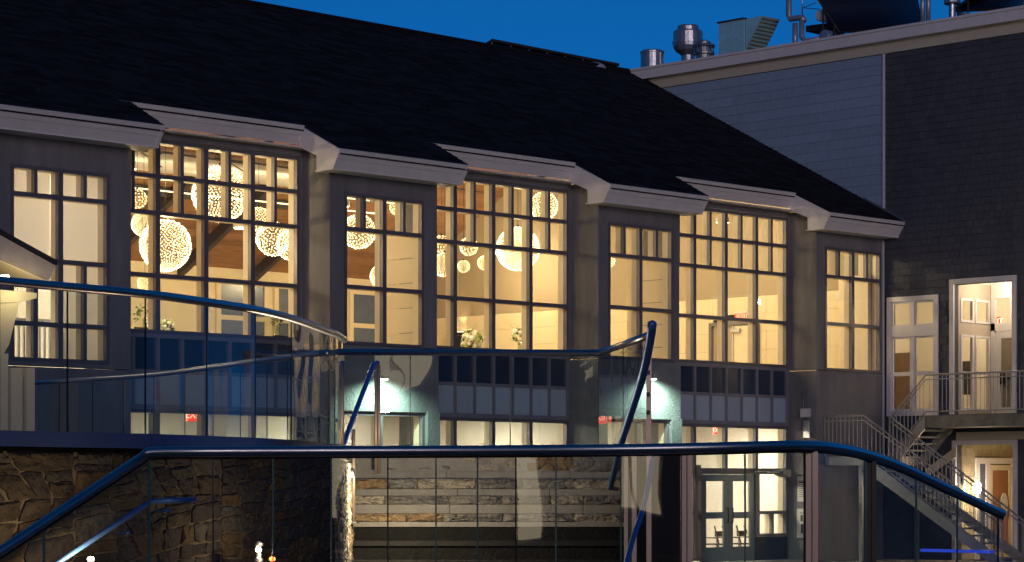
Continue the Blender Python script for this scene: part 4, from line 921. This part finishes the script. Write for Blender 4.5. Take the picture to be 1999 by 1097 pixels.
# ================================================================== LEFT PORCH ROOF
pr=thing('gabled_porch','small porch roof with pale fascia and bracket jutting in at the left edge','porch',(P(0,500,30).x,P(0,500,30).y,GZ))
tp=33.5
def L3(px,py,t=tp): return P(px,py,t)
dv=Vector((0,1,0))
b=MB(); b.hexa([L3(-230,330),L3(112,517),L3(112,517)+dv*2.2,L3(-230,330)+dv*2.2,L3(-230,320),L3(112,508),L3(112,508)+dv*2.2,L3(-230,320)+dv*2.2]); b.build('roof',roof_m,pr)
b=MB(); b.hexa([L3(-230,402),L3(96,546),L3(96,546)+dv*.08,L3(-230,402)+dv*.08,L3(-230,332),L3(108,518),L3(108,518)+dv*.08,L3(-230,332)+dv*.08]); b.build('fascia',mat('porch_fascia',(.36,.32,.30),.6,var=.2,scale=4),pr)
b=MB(); b.hexa([L3(-230,404)+dv*.09,L3(94,548)+dv*.09,L3(94,548)+dv*2.1,L3(-230,404)+dv*2.1,L3(-230,398)+dv*.09,L3(94,543)+dv*.09,L3(94,543)+dv*2.1,L3(-230,398)+dv*2.1]); b.build('soffit',mat('warm_soffit',(.66,.58,.40),.6,var=.05),pr)
b=MB(); b.prism([L3(-60,560),L3(72,572),L3(72,582),L3(40,590),L3(-60,600)],dv*.35); b.build('beam',mat('warm_soffit',(0,0,0)),pr)
b=MB(); b.prism([L3(-40,590),L3(38,590),L3(18,672),L3(8,690),L3(-60,690)],dv*.3); b.build('bracket',mat('warm_soffit',(0,0,0)),pr)
b=MB(); b.prism([L3(-60,690),L3(16,690),L3(16,1010),L3(-60,1010)],dv*.3); b.build('column',mat('warm_soffit',(0,0,0)),pr)
b=MB(); b.prism([L3(22,718),L3(44,718),L3(44,1000),L3(22,1000)],dv*.2); b.prism([L3(52,718),L3(68,718),L3(68,1000),L3(52,1000)],dv*.2); b.build('column',mat('warm_soffit',(0,0,0)),pr)
c0=L3(30,640)+dv*.6; l=thing('porch_lamp','warm lamp under the porch roof at the left edge','lamp',L3(-30,555)+dv*-.5); b=MB(); b.lathe([(.05,0),(.08,.05),(.05,.1)],(0,0,0),10); hang(b.build('lens',down_m),l); hang(light('lamp','POINT',(0,0,-.1),9,(1,.78,.42),shadow_soft_size=.1),l)
# white baluster guard seen inside the leftmost window
bg_=thing('white_guard_rail','white baluster guard rail behind the lower panes of the leftmost window','railing',(25.6,38.6,2.2))
b=MB(); b.box(24.9,26.6,38.55,38.62,3.05,3.12); b.box(24.9,26.6,38.55,38.62,2.3,2.36); b.build('rail',white_plastic,bg_)
for k in range(15): Bx('baluster',white_plastic,bg_,24.95+k*.115,24.985+k*.115,38.56,38.60,2.36,3.05)

# ================================================================== TERRACES
RT, RB, SB = 1.42, .375, .268      # rail height, glass foot, underside of the steel edge
near_px=[(-260,-1),(-130,-1),(0,548),(130,560),(285,574),(405,590),(500,605),(570,622),(625,641),(655,652),(672,663)]
def tn(py): return FPX*RT/(HY-py)
near=[T((px-CX)/FPX*tn(py),tn(py)) for px,py in near_px if py>0]
near=[T((-260-CX)/FPX*15.9,15.9),T((-130-CX)/FPX*16.3,16.3)]+near
far_px=[(640,688),(570,697),(500,705),(410,718),(285,733),(135,743),(0,750)]
far=[T((px-CX)/FPX*tn(py),tn(py)) for px,py in far_px]+[T((-200-CX)/FPX*35.5,35.5)]
ns=spline(near,5); fs_=spline(far,4)
tip=[ns[-1], T((668-CX)/FPX*24.6,24.6), T((655-CX)/FPX*25.6,25.6), fs_[0]]
z3=lambda p,z: Vector((p.x,p.y,z))
# deck of the promontory
outline=ns+tip[1:3]+fs_
def slab_outline(name,pts,z0,z1,m,label=None,cat=None,kind='structure'):
    me=bpy.data.meshes.new(name); bm=bmesh.new(); vs=[bm.verts.new((p.x,p.y,z0)) for p in pts]; f=bm.faces.new(vs); r=bmesh.ops.extrude_face_region(bm,geom=[f]); 
    for v in r['geom']:
        if isinstance(v,bmesh.types.BMVert): v.co.z=z1
    bmesh.ops.recalc_face_normals(bm,faces=bm.faces); bmesh.ops.triangulate(bm,faces=[f for f in bm.faces if len(f.verts)>4]); bm.to_mesh(me); bm.free(); me.materials.append(m); o=link(name,me); o['kind']=kind; return o
slab_outline('terrace_deck',outline,SB,RB-.03,fascia_blue)
def inset(pts,d):
    out=[]
    for i,p in enumerate(pts):
        a=pts[max(i-1,0)]; c=pts[min(i+1,len(pts)-1)]; tg=(c-a); tg.z=0; tg.normalize(); n=Vector((-tg.y,tg.x,0)); 
        if n.dot(T(0,1)-T(0,0))<0: n=-n
        out.append(p+n*d)
    return out
# steel edge band, in separate lengths
edge=thing('deck_edge_band','curved blue grey steel edge band under the near terrace glass','edge trim',z3(ns[0],SB))
def strip(b,p0,p1,z0,z1,th,off=0,m=0):
    tg=(p1-p0); tg.z=0; tg.normalize(); n=Vector((tg.y,-tg.x,0))
    if n.dot(T(0,1)-T(0,0))>0: n=-n                       # towards the viewer
    a,c=p0+n*off,p1+n*off
    b.hexa([z3(a,z0),z3(c,z0),z3(c-n*th,z0),z3(a-n*th,z0),z3(a,z1),z3(c,z1),z3(c-n*th,z1),z3(a-n*th,z1)],m)
for i in range(0,len(ns)-1,5):
    b=MB()
    for j in range(i,min(i+5,len(ns)-1)): strip(b,ns[j],ns[j+1],SB-.003,RB,.05,.055)
    b.build('edge_plate',fascia_blue,edge)
b=MB(); strip(b,ns[-1],tip[1],SB-.003,RB,.05,.055); strip(b,tip[1],tip[2],SB-.003,RB,.05,.055); b.build('edge_plate',fascia_blue,edge)
# glass and handrails
def at_px(poly,px):
    for a,c in zip(poly[:-1],poly[1:]):
        pa=CX+FPX*(a.x*CA-a.y*SA)/(a.x*SA+a.y*CA); pc=CX+FPX*(c.x*CA-c.y*SA)/(c.x*SA+c.y*CA)
        if (pa-px)*(pc-px)<=0 and pa!=pc: return a.lerp(c,(px-pa)/(pc-pa))
    return poly[-1]
def glass_rail(thing_,path,joints,zr,zf,m,r=.033,fade=None,zg=None):
    b=MB(); b.tube([z3(p,zr) for p in path],r,14); b.build('handrail',stain,thing_,True)
    js=[at_px(path,j) for j in joints]
    for a,c in zip(js[:-1],js[1:]):
        d=(c-a).normalized()*.006; b=MB(); strip(b,a+d,c-d,zf,(zg or zr)-r*.6,.014,.0); b.build('glass_panel',m,thing_)
        b=MB(); tg=(c-a).normalized()*.0045; strip(b,c-tg,c+tg,zf,(zg or zr)-r*.6,.010,-.002); b.build('panel_joint',black_m,thing_)
g1=thing('glass_balustrade','curved near terrace glass balustrade with thick blue shining handrail, upper left','balustrade',z3(ns[0],RB))
glass_rail(g1,ns,[-240,-120,0,133,285,405,500,570,625,655,672],RT,RB-.02,rail_g)
back_t=[T((660-CX)/FPX*26.0,26.0),T((1170-CX)/FPX*26.2,26.2),T((1215-CX)/FPX*24.7,24.7),T((1262-CX)/FPX*23.2,23.2)]
g2=thing('glass_balustrade','far side glass balustrade of the curved terrace, seen through the near one','balustrade',z3(fs_[-1],RB))
far_rev=fs_[::-1]
glass_rail(g2,far_rev,[-150,-60,45,115,180,240,300,360,415,468,520,560,592,620,640],RT,RB-.05,rail_g,.033)
g3=thing('glass_balustrade','straight back glass balustrade above the stone steps turning to the curved tube','balustrade',z3(back_t[0],RB))
glass_rail(g3,back_t,[661,800,995,1168,1215,1262],RT,RB-.05,rail_g,.036)
# back terrace slab behind the steps
slab_outline('back_terrace',[T((640-CX)/FPX*26.0,25.98),T(1.25,26.05),T(1.35,27.6),T(-2.0,27.6)],-.2,RB-.06,concrete)
# ---------------- stone pieces
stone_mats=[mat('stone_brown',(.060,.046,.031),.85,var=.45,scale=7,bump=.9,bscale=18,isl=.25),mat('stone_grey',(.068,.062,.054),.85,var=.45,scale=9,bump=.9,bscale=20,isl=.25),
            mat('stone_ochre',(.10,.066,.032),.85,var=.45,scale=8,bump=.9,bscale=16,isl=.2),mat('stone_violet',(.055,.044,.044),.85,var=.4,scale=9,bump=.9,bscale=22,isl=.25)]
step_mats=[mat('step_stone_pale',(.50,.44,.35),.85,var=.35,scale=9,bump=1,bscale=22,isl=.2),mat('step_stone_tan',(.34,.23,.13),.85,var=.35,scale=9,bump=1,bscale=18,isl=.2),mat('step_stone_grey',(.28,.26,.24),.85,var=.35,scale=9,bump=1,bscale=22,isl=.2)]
def split(q,mw,mh,out,rn):
    (a,b_,c,d)=q                        # corners ccw from lower left, (s,z)
    w=((b_[0]-a[0])+(c[0]-d[0]))/2; h=((d[1]-a[1])+(c[1]-b_[1]))/2
    if (w>mw*rn.uniform(.8,1.5) and w>h*.9) :
        f0=rn.uniform(.35,.65); f1=min(.8,max(.2,f0+rn.uniform(-.2,.2)))
        p=tuple(a[k]+(b_[k]-a[k])*f0 for k in (0,1)); r=tuple(d[k]+(c[k]-d[k])*f1 for k in (0,1))
        split((a,p,r,d),mw,mh,out,rn); split((p,b_,c,r),mw,mh,out,rn)
    elif h>mh*rn.uniform(.8,1.5):
        f0=rn.uniform(.35,.65); f1=min(.8,max(.2,f0+rn.uniform(-.2,.2)))
        p=tuple(a[k]+(d[k]-a[k])*f0 for k in (0,1)); r=tuple(b_[k]+(c[k]-b_[k])*f1 for k in (0,1))
        split((a,b_,r,p),mw,mh,out,rn); split((p,r,c,d),mw,mh,out,rn)
    elif w>mw*1.5: 
        p=tuple((a[k]+b_[k])/2 for k in (0,1)); r=tuple((d[k]+c[k])/2 for k in (0,1)); split((a,p,r,d),mw,mh,out,rn); split((p,b_,c,r),mw,mh,out,rn)
    else: out.append(q)
def stone(q,mp,par,mats,rn,gap=.006,proud=.018,name='stone'):
    cx_=sum(p[0] for p in q)/4; cz_=sum(p[1] for p in q)/4; ring=[]
    for i in range(4):
        a=q[i]; c=q[(i+1)%4]
        ring.append((a[0]+(cx_-a[0])*rn.uniform(0,.12), a[1]+(cz_-a[1])*rn.uniform(0,.12)))
        for f in (.33,.67): ring.append((a[0]+(c[0]-a[0])*f+rn.uniform(-.009,.009), a[1]+(c[1]-a[1])*f+rn.uniform(-.009,.009)))
    L=[]
    for s,z in ring:
        d=math.hypot(cx_-s,cz_-z); f=gap/d; L.append((s+(cx_-s)*f, z+(cz_-z)*f))
    n=12; vs=[mp(s,z,-.05) for s,z in L]+[mp(s,z,rn.uniform(.1,.6)*proud) for s,z in L]+[mp(s+(cx_-s)*rn.uniform(.12,.4),z+(cz_-z)*rn.uniform(.12,.4),proud*rn.uniform(.25,1.3)) for s,z in L]+[mp(cx_,cz_,proud*rn.uniform(.5,1.1))]
    fs=[]
    for k in range(n):
        e=(k+1)%n; fs+=[(k,e,n+e,n+k),(n+k,n+e,2*n+e,2*n+k),(2*n+k,2*n+e,3*n)]
    b=MB(); b.add(vs,fs); return b.build(name,rn.choice(mats),par)
# long curved wall under the terrace
rn=random.Random(5)
wl=[p for p in inset(ns,.16)]
def pxof(p): return CX+FPX*(p.x*CA-p.y*SA)/(p.x*SA+p.y*CA)
wl=[p for p in wl if pxof(p)<400]; _d=(wl[-1]-wl[-4]).normalized(); _p=wl[-1]        # straight from here on
while pxof(_p)<652: _p=_p+_d*.05
wl=wl+[wl[-1].lerp(_p,k/6) for k in range(1,7)]

acc=[0]
for a,c in zip(wl[:-1],wl[1:]): acc.append(acc[-1]+(c-a).length)
FS=.40                                  # the stones are long and low: laid out in shortened lengths
def wmap(s,z,d,wl=wl,acc=acc):
    s=s/FS; s=max(0,min(acc[-1]-1e-6,s)); i=max(k for k in range(len(acc)-1) if acc[k]<=s); f=(s-acc[i])/(acc[i+1]-acc[i]); p=wl[i].lerp(wl[i+1],f); tg=(wl[i+1]-wl[i]).normalized(); n=Vector((tg.y,-tg.x,0)); 
    if n.dot(T(0,1)-T(0,0))>0: n=-n
    p=p+n*d; return Vector((p.x,p.y,z))
sw=thing('stone_wall','dark rubble stone wall curving under the terrace at the lower left','wall',z3(wl[0],GZ))
b=MB()
for i in range(len(wl)-1): strip(b,wl[i],wl[i+1],GZ,.235,.4,-.012)
b.build('mortar_bed',mortar,sw)
top=.228; cells=[]; s=0; SE=acc[-1]*FS
while s<SE:
    e=min(s+rn.uniform(.7,.9),SE)
    if SE-e<.3: e=SE
    split(((s,-.95),(e,-.95),(e,top),(s,top)),.19,.15,cells,rn); s=e
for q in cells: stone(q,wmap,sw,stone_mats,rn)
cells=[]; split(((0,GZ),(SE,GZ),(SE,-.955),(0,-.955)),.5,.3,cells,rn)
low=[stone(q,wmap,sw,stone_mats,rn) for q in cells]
b=MB()
for i in range(len(wl)-1): strip(b,wl[i],wl[i+1],.236,SB-.004,.4,-.05)
b.build('wall_cap',mat('cap_brown',(.12,.09,.05),.7,var=.2),sw)
# cheek wall left of the steps
chk=thing('stone_cheek_wall','short rubble stone wall end lit from the side, left of the stone steps','wall',T(-1.55,25,GZ))
a_=wl[-1]; c_=T((692-CX)/FPX*25.6,25.6)
def cmap(s,z,d):
    tg=(c_-a_).normalized(); n=Vector((tg.y,-tg.x,0)); 
    if n.dot(T(1,0)-T(0,0))<0: n=-n
    p=a_+tg*s+n*d; return Vector((p.x,p.y,z))
Lc=(c_-a_).length; cells=[]; split(((0,-.8),(Lc,-.8),(Lc,.22),(0,.22)),.3,.15,cells,rn)
for q in cells: stone(q,cmap,chk,step_mats,rn)
b=MB(); tgc=(c_-a_).normalized(); nc=Vector((tgc.y,-tgc.x,0)); nc=nc if nc.dot(T(1,0)-T(0,0))>0 else -nc
b.hexa([z3(a_-nc*.3,GZ),z3(c_-nc*.3,GZ),z3(c_-nc*.01,GZ),z3(a_-nc*.01,GZ),z3(a_-nc*.3,.24),z3(c_-nc*.3,.24),z3(c_-nc*.01,.24),z3(a_-nc*.01,.24)]); b.build('mortar_bed',mortar,chk)
# stone steps
stp=thing('stone_steps','wide steps of rough stone risers with flat concrete slabs below the back glass balustrade','steps',T(0,25.5,GZ))
SR0,SR1=-1.70,1.16
rows=[(.335,26.02,'stone',.132),(.132,26.0,'slab',.055),(.055,25.72,'stone',-.054),(-.054,25.7,'slab',-.12),(-.12,25.42,'stone',-.215),(-.215,25.4,'slab',-.305),(-.305,25.12,'stone',-.392)]
for z1,t,kd,z0 in rows:
    if kd=='slab':
        r=SR0
        while r<SR1-.01:
            e=min(r+rn.uniform(.9,1.4),SR1); 
            if SR1-e<.4: e=SR1
            b=MB(); b.tbox(r+.003,e-.003,t-.03,t+.33,z0,z1-.001); b.build('tread_slab',concrete,stp); r=e
    else:
        b=MB(); b.tbox(SR0,SR1,t+.03,t+.3,z0,z1); b.build('mortar_bed',mortar,stp)
        def smap(s,z,d,t=t): return T(s,t-d*1.1+.035,z)
        r=SR0
        while r<SR1-.01:
            e=min(r+rn.uniform(.28,.75),SR1)
            if SR1-e<.15: e=SR1
            stone(((r,z0),(e,z0),(e,z1),(r,z1)),smap,stp,step_mats,rn,gap=.005,proud=.05); r=e
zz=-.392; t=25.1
for k in range(8):  # lower flight lies in shade, which is put into its dark colours
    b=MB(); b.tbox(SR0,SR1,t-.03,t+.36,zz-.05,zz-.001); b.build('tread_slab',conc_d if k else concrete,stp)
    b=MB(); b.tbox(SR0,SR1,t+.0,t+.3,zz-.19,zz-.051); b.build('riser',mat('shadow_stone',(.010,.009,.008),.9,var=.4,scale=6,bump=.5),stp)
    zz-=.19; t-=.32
# right cheek of the steps: wall with its shade put into a dark colour
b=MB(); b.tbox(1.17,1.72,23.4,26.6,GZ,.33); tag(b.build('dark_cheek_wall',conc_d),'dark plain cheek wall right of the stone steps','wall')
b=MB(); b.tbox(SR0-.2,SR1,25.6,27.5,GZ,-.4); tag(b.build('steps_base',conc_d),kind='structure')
# ---------------- stair handrails
def rail_thing(label,pts,r,posts=(),m=sky_tint_steel,k=5,smooth=True):
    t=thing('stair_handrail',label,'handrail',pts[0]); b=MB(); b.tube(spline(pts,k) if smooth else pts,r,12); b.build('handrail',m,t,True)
    for q0,q1,w_ in posts: b=MB(); b.tube([q0,q1],w_,10); b.build('post',bronze,t,True)
    return t
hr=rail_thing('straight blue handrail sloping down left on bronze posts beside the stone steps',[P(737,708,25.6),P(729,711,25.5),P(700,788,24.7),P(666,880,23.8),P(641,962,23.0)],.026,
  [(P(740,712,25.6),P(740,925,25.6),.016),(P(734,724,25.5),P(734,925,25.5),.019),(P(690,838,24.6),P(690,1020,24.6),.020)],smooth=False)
b=MB(); b.tube([P(637,962,23.0),P(637,1005,23.0)],.02,8); b.tube([P(643,960,23.0),P(643,1005,23.0)],.02,8); b.build('end_bracket',stain,hr,True)
b=MB(); b.lathe([(.06,0),(.06,.015),(.03,.02)],P(690,1021,24.6),14); b.build('base_plate',stain,hr)
rt=rail_thing('thick blue curved tube handrail rising past the right end of the back balustrade',[P(1273,633,22.0),P(1269,665,22.1),P(1259,715,22.3),P(1245,765,22.5),P(1229,815,22.8),P(1213,865,23.1),P(1203,905,23.6),P(1192,950,24.0)],[ .036]*36,[],k=5) if False else None
pts=[P(1273,633,20.0),P(1269,665,20.2),P(1259,715,20.5),P(1245,765,20.9),P(1229,815,21.3),P(1213,865,21.7),P(1203,905,22.6),P(1192,950,23.4)]
t_=thing('stair_handrail','thick blue curved tube handrail rising past the right end of the back balustrade','handrail',pts[0]); sp_=spline(pts,5); b=MB(); b.tube(sp_,[.040-.012*i/len(sp_) for i in range(len(sp_))],14); b.build('handrail',sky_tint_steel,t_,True)
b=MB(); b.lathe([(.001,-.036),(.025,-.026),(.036,0),(.025,.026),(.001,.036)],sp_[0],14); b.build('end_cap',sky_tint_steel,t_,True)
b=MB(); b.tube([P(1192,950,23.4),P(1189,953,23.5),T(1.05,24.2,-.05)],.02,8); b.build('wall_bracket',stain,t_,True)
rail_thing('lower blue tube in the dark gap right of the steps, modelled from a handrail reflection',[P(1276,884,22.0),P(1272,905,22.0),P(1263,960,21.6),P(1250,1010,21.2),P(1236,1050,20.9),P(1215,1130,20.4)],.024)  # second tube: a handrail's reflection in the glass given solid shape
po=thing('clamp_post','tall stainless post with glass clamps behind the curved blue tube','post',P(1266,900,23.1))
b=MB(); b.tbox((1262-CX)/FPX*23.1,(1271-CX)/FPX*23.1,23.05,23.13,-.9,1.36); b.build('post',bronze,po)
for py in (727,770,805): b=MB(); q=P(1266,py,23.03); b.tbox((1262-CX)/FPX*23.0,(1269-CX)/FPX*23.0,23.0,23.045,q.z-.02,q.z+.02); b.build('clamp',black_m,po)
pb=thing('twin_bronze_post','pair of bronze posts beneath the blue tube in front of the dark cheek wall','post',P(1225,1000,22.6))
for px,w_ in ((1222,7),(1238,9)): b=MB(); q=P(px,900,22.9); b.tbox((px-w_/2-CX)/FPX*22.9,(px+w_/2-CX)/FPX*22.9,22.88,22.94,-1.3,.30); b.build('post',bronze,pb)

# ================================================================== FOREGROUND BALUSTRADE
fgt=lambda px: 12.0+max(0,(px-900))*.0
fpts=[(-150,1165,11.2),(0,1077,11.4),(285,888,12.0),(300,882,12.0),(420,881,12.0),(650,880,12.1),(900,879,12.1),(1150,877,12.0),(1350,874,12.0),(1500,870,12.1),(1590,870,12.3),(1645,876,12.6),(1700,889,13.0),(1760,911,13.5),(1850,953,14.2),(1957,1003,15.2)]
fg=thing('glass_balustrade','nearest glass balustrade with a thick blue handrail running the whole width','balustrade',P(300,882,12))
rp=[P(a,c,t) for a,c,t in fpts]; path=rp[:2]+spline(rp[2:],4) 
b=MB(); b.tube(path,[.0245]*len(path),16); b.build('handrail',stain,fg,True)
b=MB(); b.tube([p-Vector((0,0,.028)) for p in path],.010,6); b.build('glass_channel',black_m,fg,True)
flat=[z3(p,0) for p in path]
def zrail(p):                       # rail height above a plan point
    best=min(range(len(flat)-1),key=lambda i:(flat[i].lerp(flat[i+1],.5)-p).length); a,c=path[best],path[best+1]; L=(flat[best+1]-flat[best]).length; f=max(0,min(1,(p-flat[best]).dot(flat[best+1]-flat[best])/(L*L))); return a.z+(c.z-a.z)*f
js=[-140,-40,84,293,416,533,647,757,851,932,1007,1085,1212,1330,1352,1455,1572,1598,1690,1712,1790,1870,1950]
jp=[at_px(flat,j) for j in js]
for k,(a,c) in enumerate(zip(jp[:-1],jp[1:])):
    if js[k] in (1330,1572,1690): continue
    d=(c-a).normalized()*.0035; tg=(c-a); tg.normalize(); n=Vector((tg.y,-tg.x,0)); n=n if n.dot(T(0,1)-T(0,0))<0 else -n
    A,C2=a+d,c-d; za,zb2=zrail(a)-.035,zrail(c)-.035
    b=MB(); b.hexa([z3(A,za-1.05),z3(C2,zb2-1.05),z3(C2-n*.013,zb2-1.05),z3(A-n*.013,za-1.05),z3(A,za),z3(C2,zb2),z3(C2-n*.013,zb2),z3(A-n*.013,za)]); b.build('glass_panel',fore_g,fg)
    b=MB(); e=tg*.0036; b.hexa([z3(c-e,zb2-1.05),z3(c+e,zb2-1.05),z3(c+e-n*.011,zb2-1.05),z3(c-e-n*.011,zb2-1.05),z3(c-e,zb2),z3(c+e,zb2),z3(c+e-n*.011,zb2),z3(c-e-n*.011,zb2)]); b.build('panel_joint',green_edge if k%3 else black_m,fg)
for px,w_,m_ in ((1341,21,bronze),(1585,24,bronze),(1701,20,steel_d)):
    p=at_px(flat,px); zz=zrail(p)-.03; t0=p.x*SA+p.y*CA; b=MB(); b.tbox((px-w_/2-CX)/FPX*t0,(px-1-CX)/FPX*t0,t0+.0,t0+.05,zz-1.1,zz); b.tbox((px+1-CX)/FPX*t0,(px+w_/2-CX)/FPX*t0,t0+.0,t0+.05,zz-1.1,zz); b.build('post',m_,fg)
    b=MB(); b.tbox((px-1-CX)/FPX*t0,(px+1-CX)/FPX*t0,t0+.01,t0+.04,zz-1.1,zz); b.build('post_core',black_m,fg)
# kerb under it and the photographer's terrace
b=MB()
for i in range(2,len(path)-1): 
    z=min(path[i].z,path[i+1].z)-1.06; strip(b,flat[i],flat[i+1],GZ-.2,z,.25,.1)
tag(b.build('foreground_kerb',concrete),kind='structure')
# wall handrail seen through the first panels
wh=thing('wall_handrail','slim blue handrail bracketed to the rubble stone wall at the lower left','handrail',P(300,978,17.4))
b=MB(); b.tube([P(382,976,17.6),P(330,977,17.5),P(296,979,17.5),P(286,984,17.45),P(115,1097,16.9),P(60,1134,16.7)],.020,12); b.build('handrail',sky_tint_steel,wh,True)
for px,py,t in ((325,998,17.9),(248,1042,17.7)):
    b=MB(); q=P(px,py,t); b.tube([q,q+(P(px,py,t+.35)-q)],.028,14); b.tube([q+Vector((0,0,0)),P(px-18,py,t-.02),P(px-22,py-16,t-.25)],.010,8); b.build('bracket',stain,wh,True)
# lamps on the stone wall
def stone_lamp(px,py,t,label,power,m,colr,cage=True):
    q=P(px,py,t); l=thing('step_light',label,'step light',q)
    b=MB(); b.lathe([(.03,-.10),(.034,-.09),(.034,-.05),(.022,-.045),(.022,.045),(.034,.05),(.034,.07),(.01,.085)] if cage else [(.02,-.02),(.026,-.015),(.026,.0),(.018,.004)],(0,0,0),12); hang(b.build('lamp_housing',galv,None,True),l)
    b=MB(); b.lathe([(.014,.025),(.024,.03),(.026,.045)] if False else [(.001,-.018),(.02,-.012),(.024,0),(.02,.012),(.001,.018)],(0,0,.0) if not cage else (0,0,.02),12); b.v=[tuple(Vector(v)-(T(0,1)-T(0,0))*.02) for v in b.v]; hang(b.build('lens',m,None,True),l)
    p=-(T(0,1)-T(0,0))*.12+(T(1,0)-T(0,0))*(.16 if cage else 0)+Vector((0,0,.12 if cage else .02)); hang(light('lamp','POINT',tuple(p),power,colr,shadow_soft_size=.02),l)
stone_lamp(178,1091,17.0,'bare bright step light on the stone wall below the slim handrail',15,lamp_m,(1,.70,.36),False)
stone_lamp(505,1078,19.1,'caged step light on the stone wall near the bottom centre left',10,lamp_m,(1,.74,.42))
stone_lamp(532,1091,18.9,'small orange red pilot light beside the caged step light',.8,red_dot,(1,.2,.05),False)
q=P(686,929,24.3); l=thing('step_light','small spotlight on the post beside the stone steps','step light',q)
b=MB(); b.lathe([(.03,0),(.035,.02),(.035,.06),(.02,.08)],(0,0,0),12); hang(b.build('lamp_housing',stain,None,True),l); b=MB(); b.lathe([(.001,-.012),(.02,-.008),(.025,0)],(0,0,0),10); hang(b.build('lens',lamp_m,None,True),l); hang(light('lamp','POINT',tuple((T(.35,0)-T(0,0))-(T(0,1)-T(0,0))*.35+Vector((0,0,-.12))),70,(1,.80,.52),shadow_soft_size=.03),l)

# ================================================================== ADDED BEHIND THE PHOTOGRAPHER (unseen, gives the glass something to reflect)
bd=thing('reflection_building','unseen dark building with a few lit windows, added behind the viewpoint for reflections','building',T(0,-26,GZ))
b=MB(); b.tbox(-30,30,-36,-26,GZ,5.4); b.build('wall',shingle_m,bd)
for k in range(9):
    for z0 in (-.8,3.2):
        r=-20+k*4.6
        if (k+int(z0))%3==0: continue
        b=MB(); b.tbox(r,r+1.5,-25.99,-25.9,z0,z0+1.9); f=b.build('window',trim,bd)
        b=MB(); b.tbox(r+.12,r+.72,-25.88,-25.86,z0+.12,z0+1.78); b.tbox(r+.8,r+1.38,-25.88,-25.86,z0+.12,z0+1.78); b.build('pane',warm_win,f)
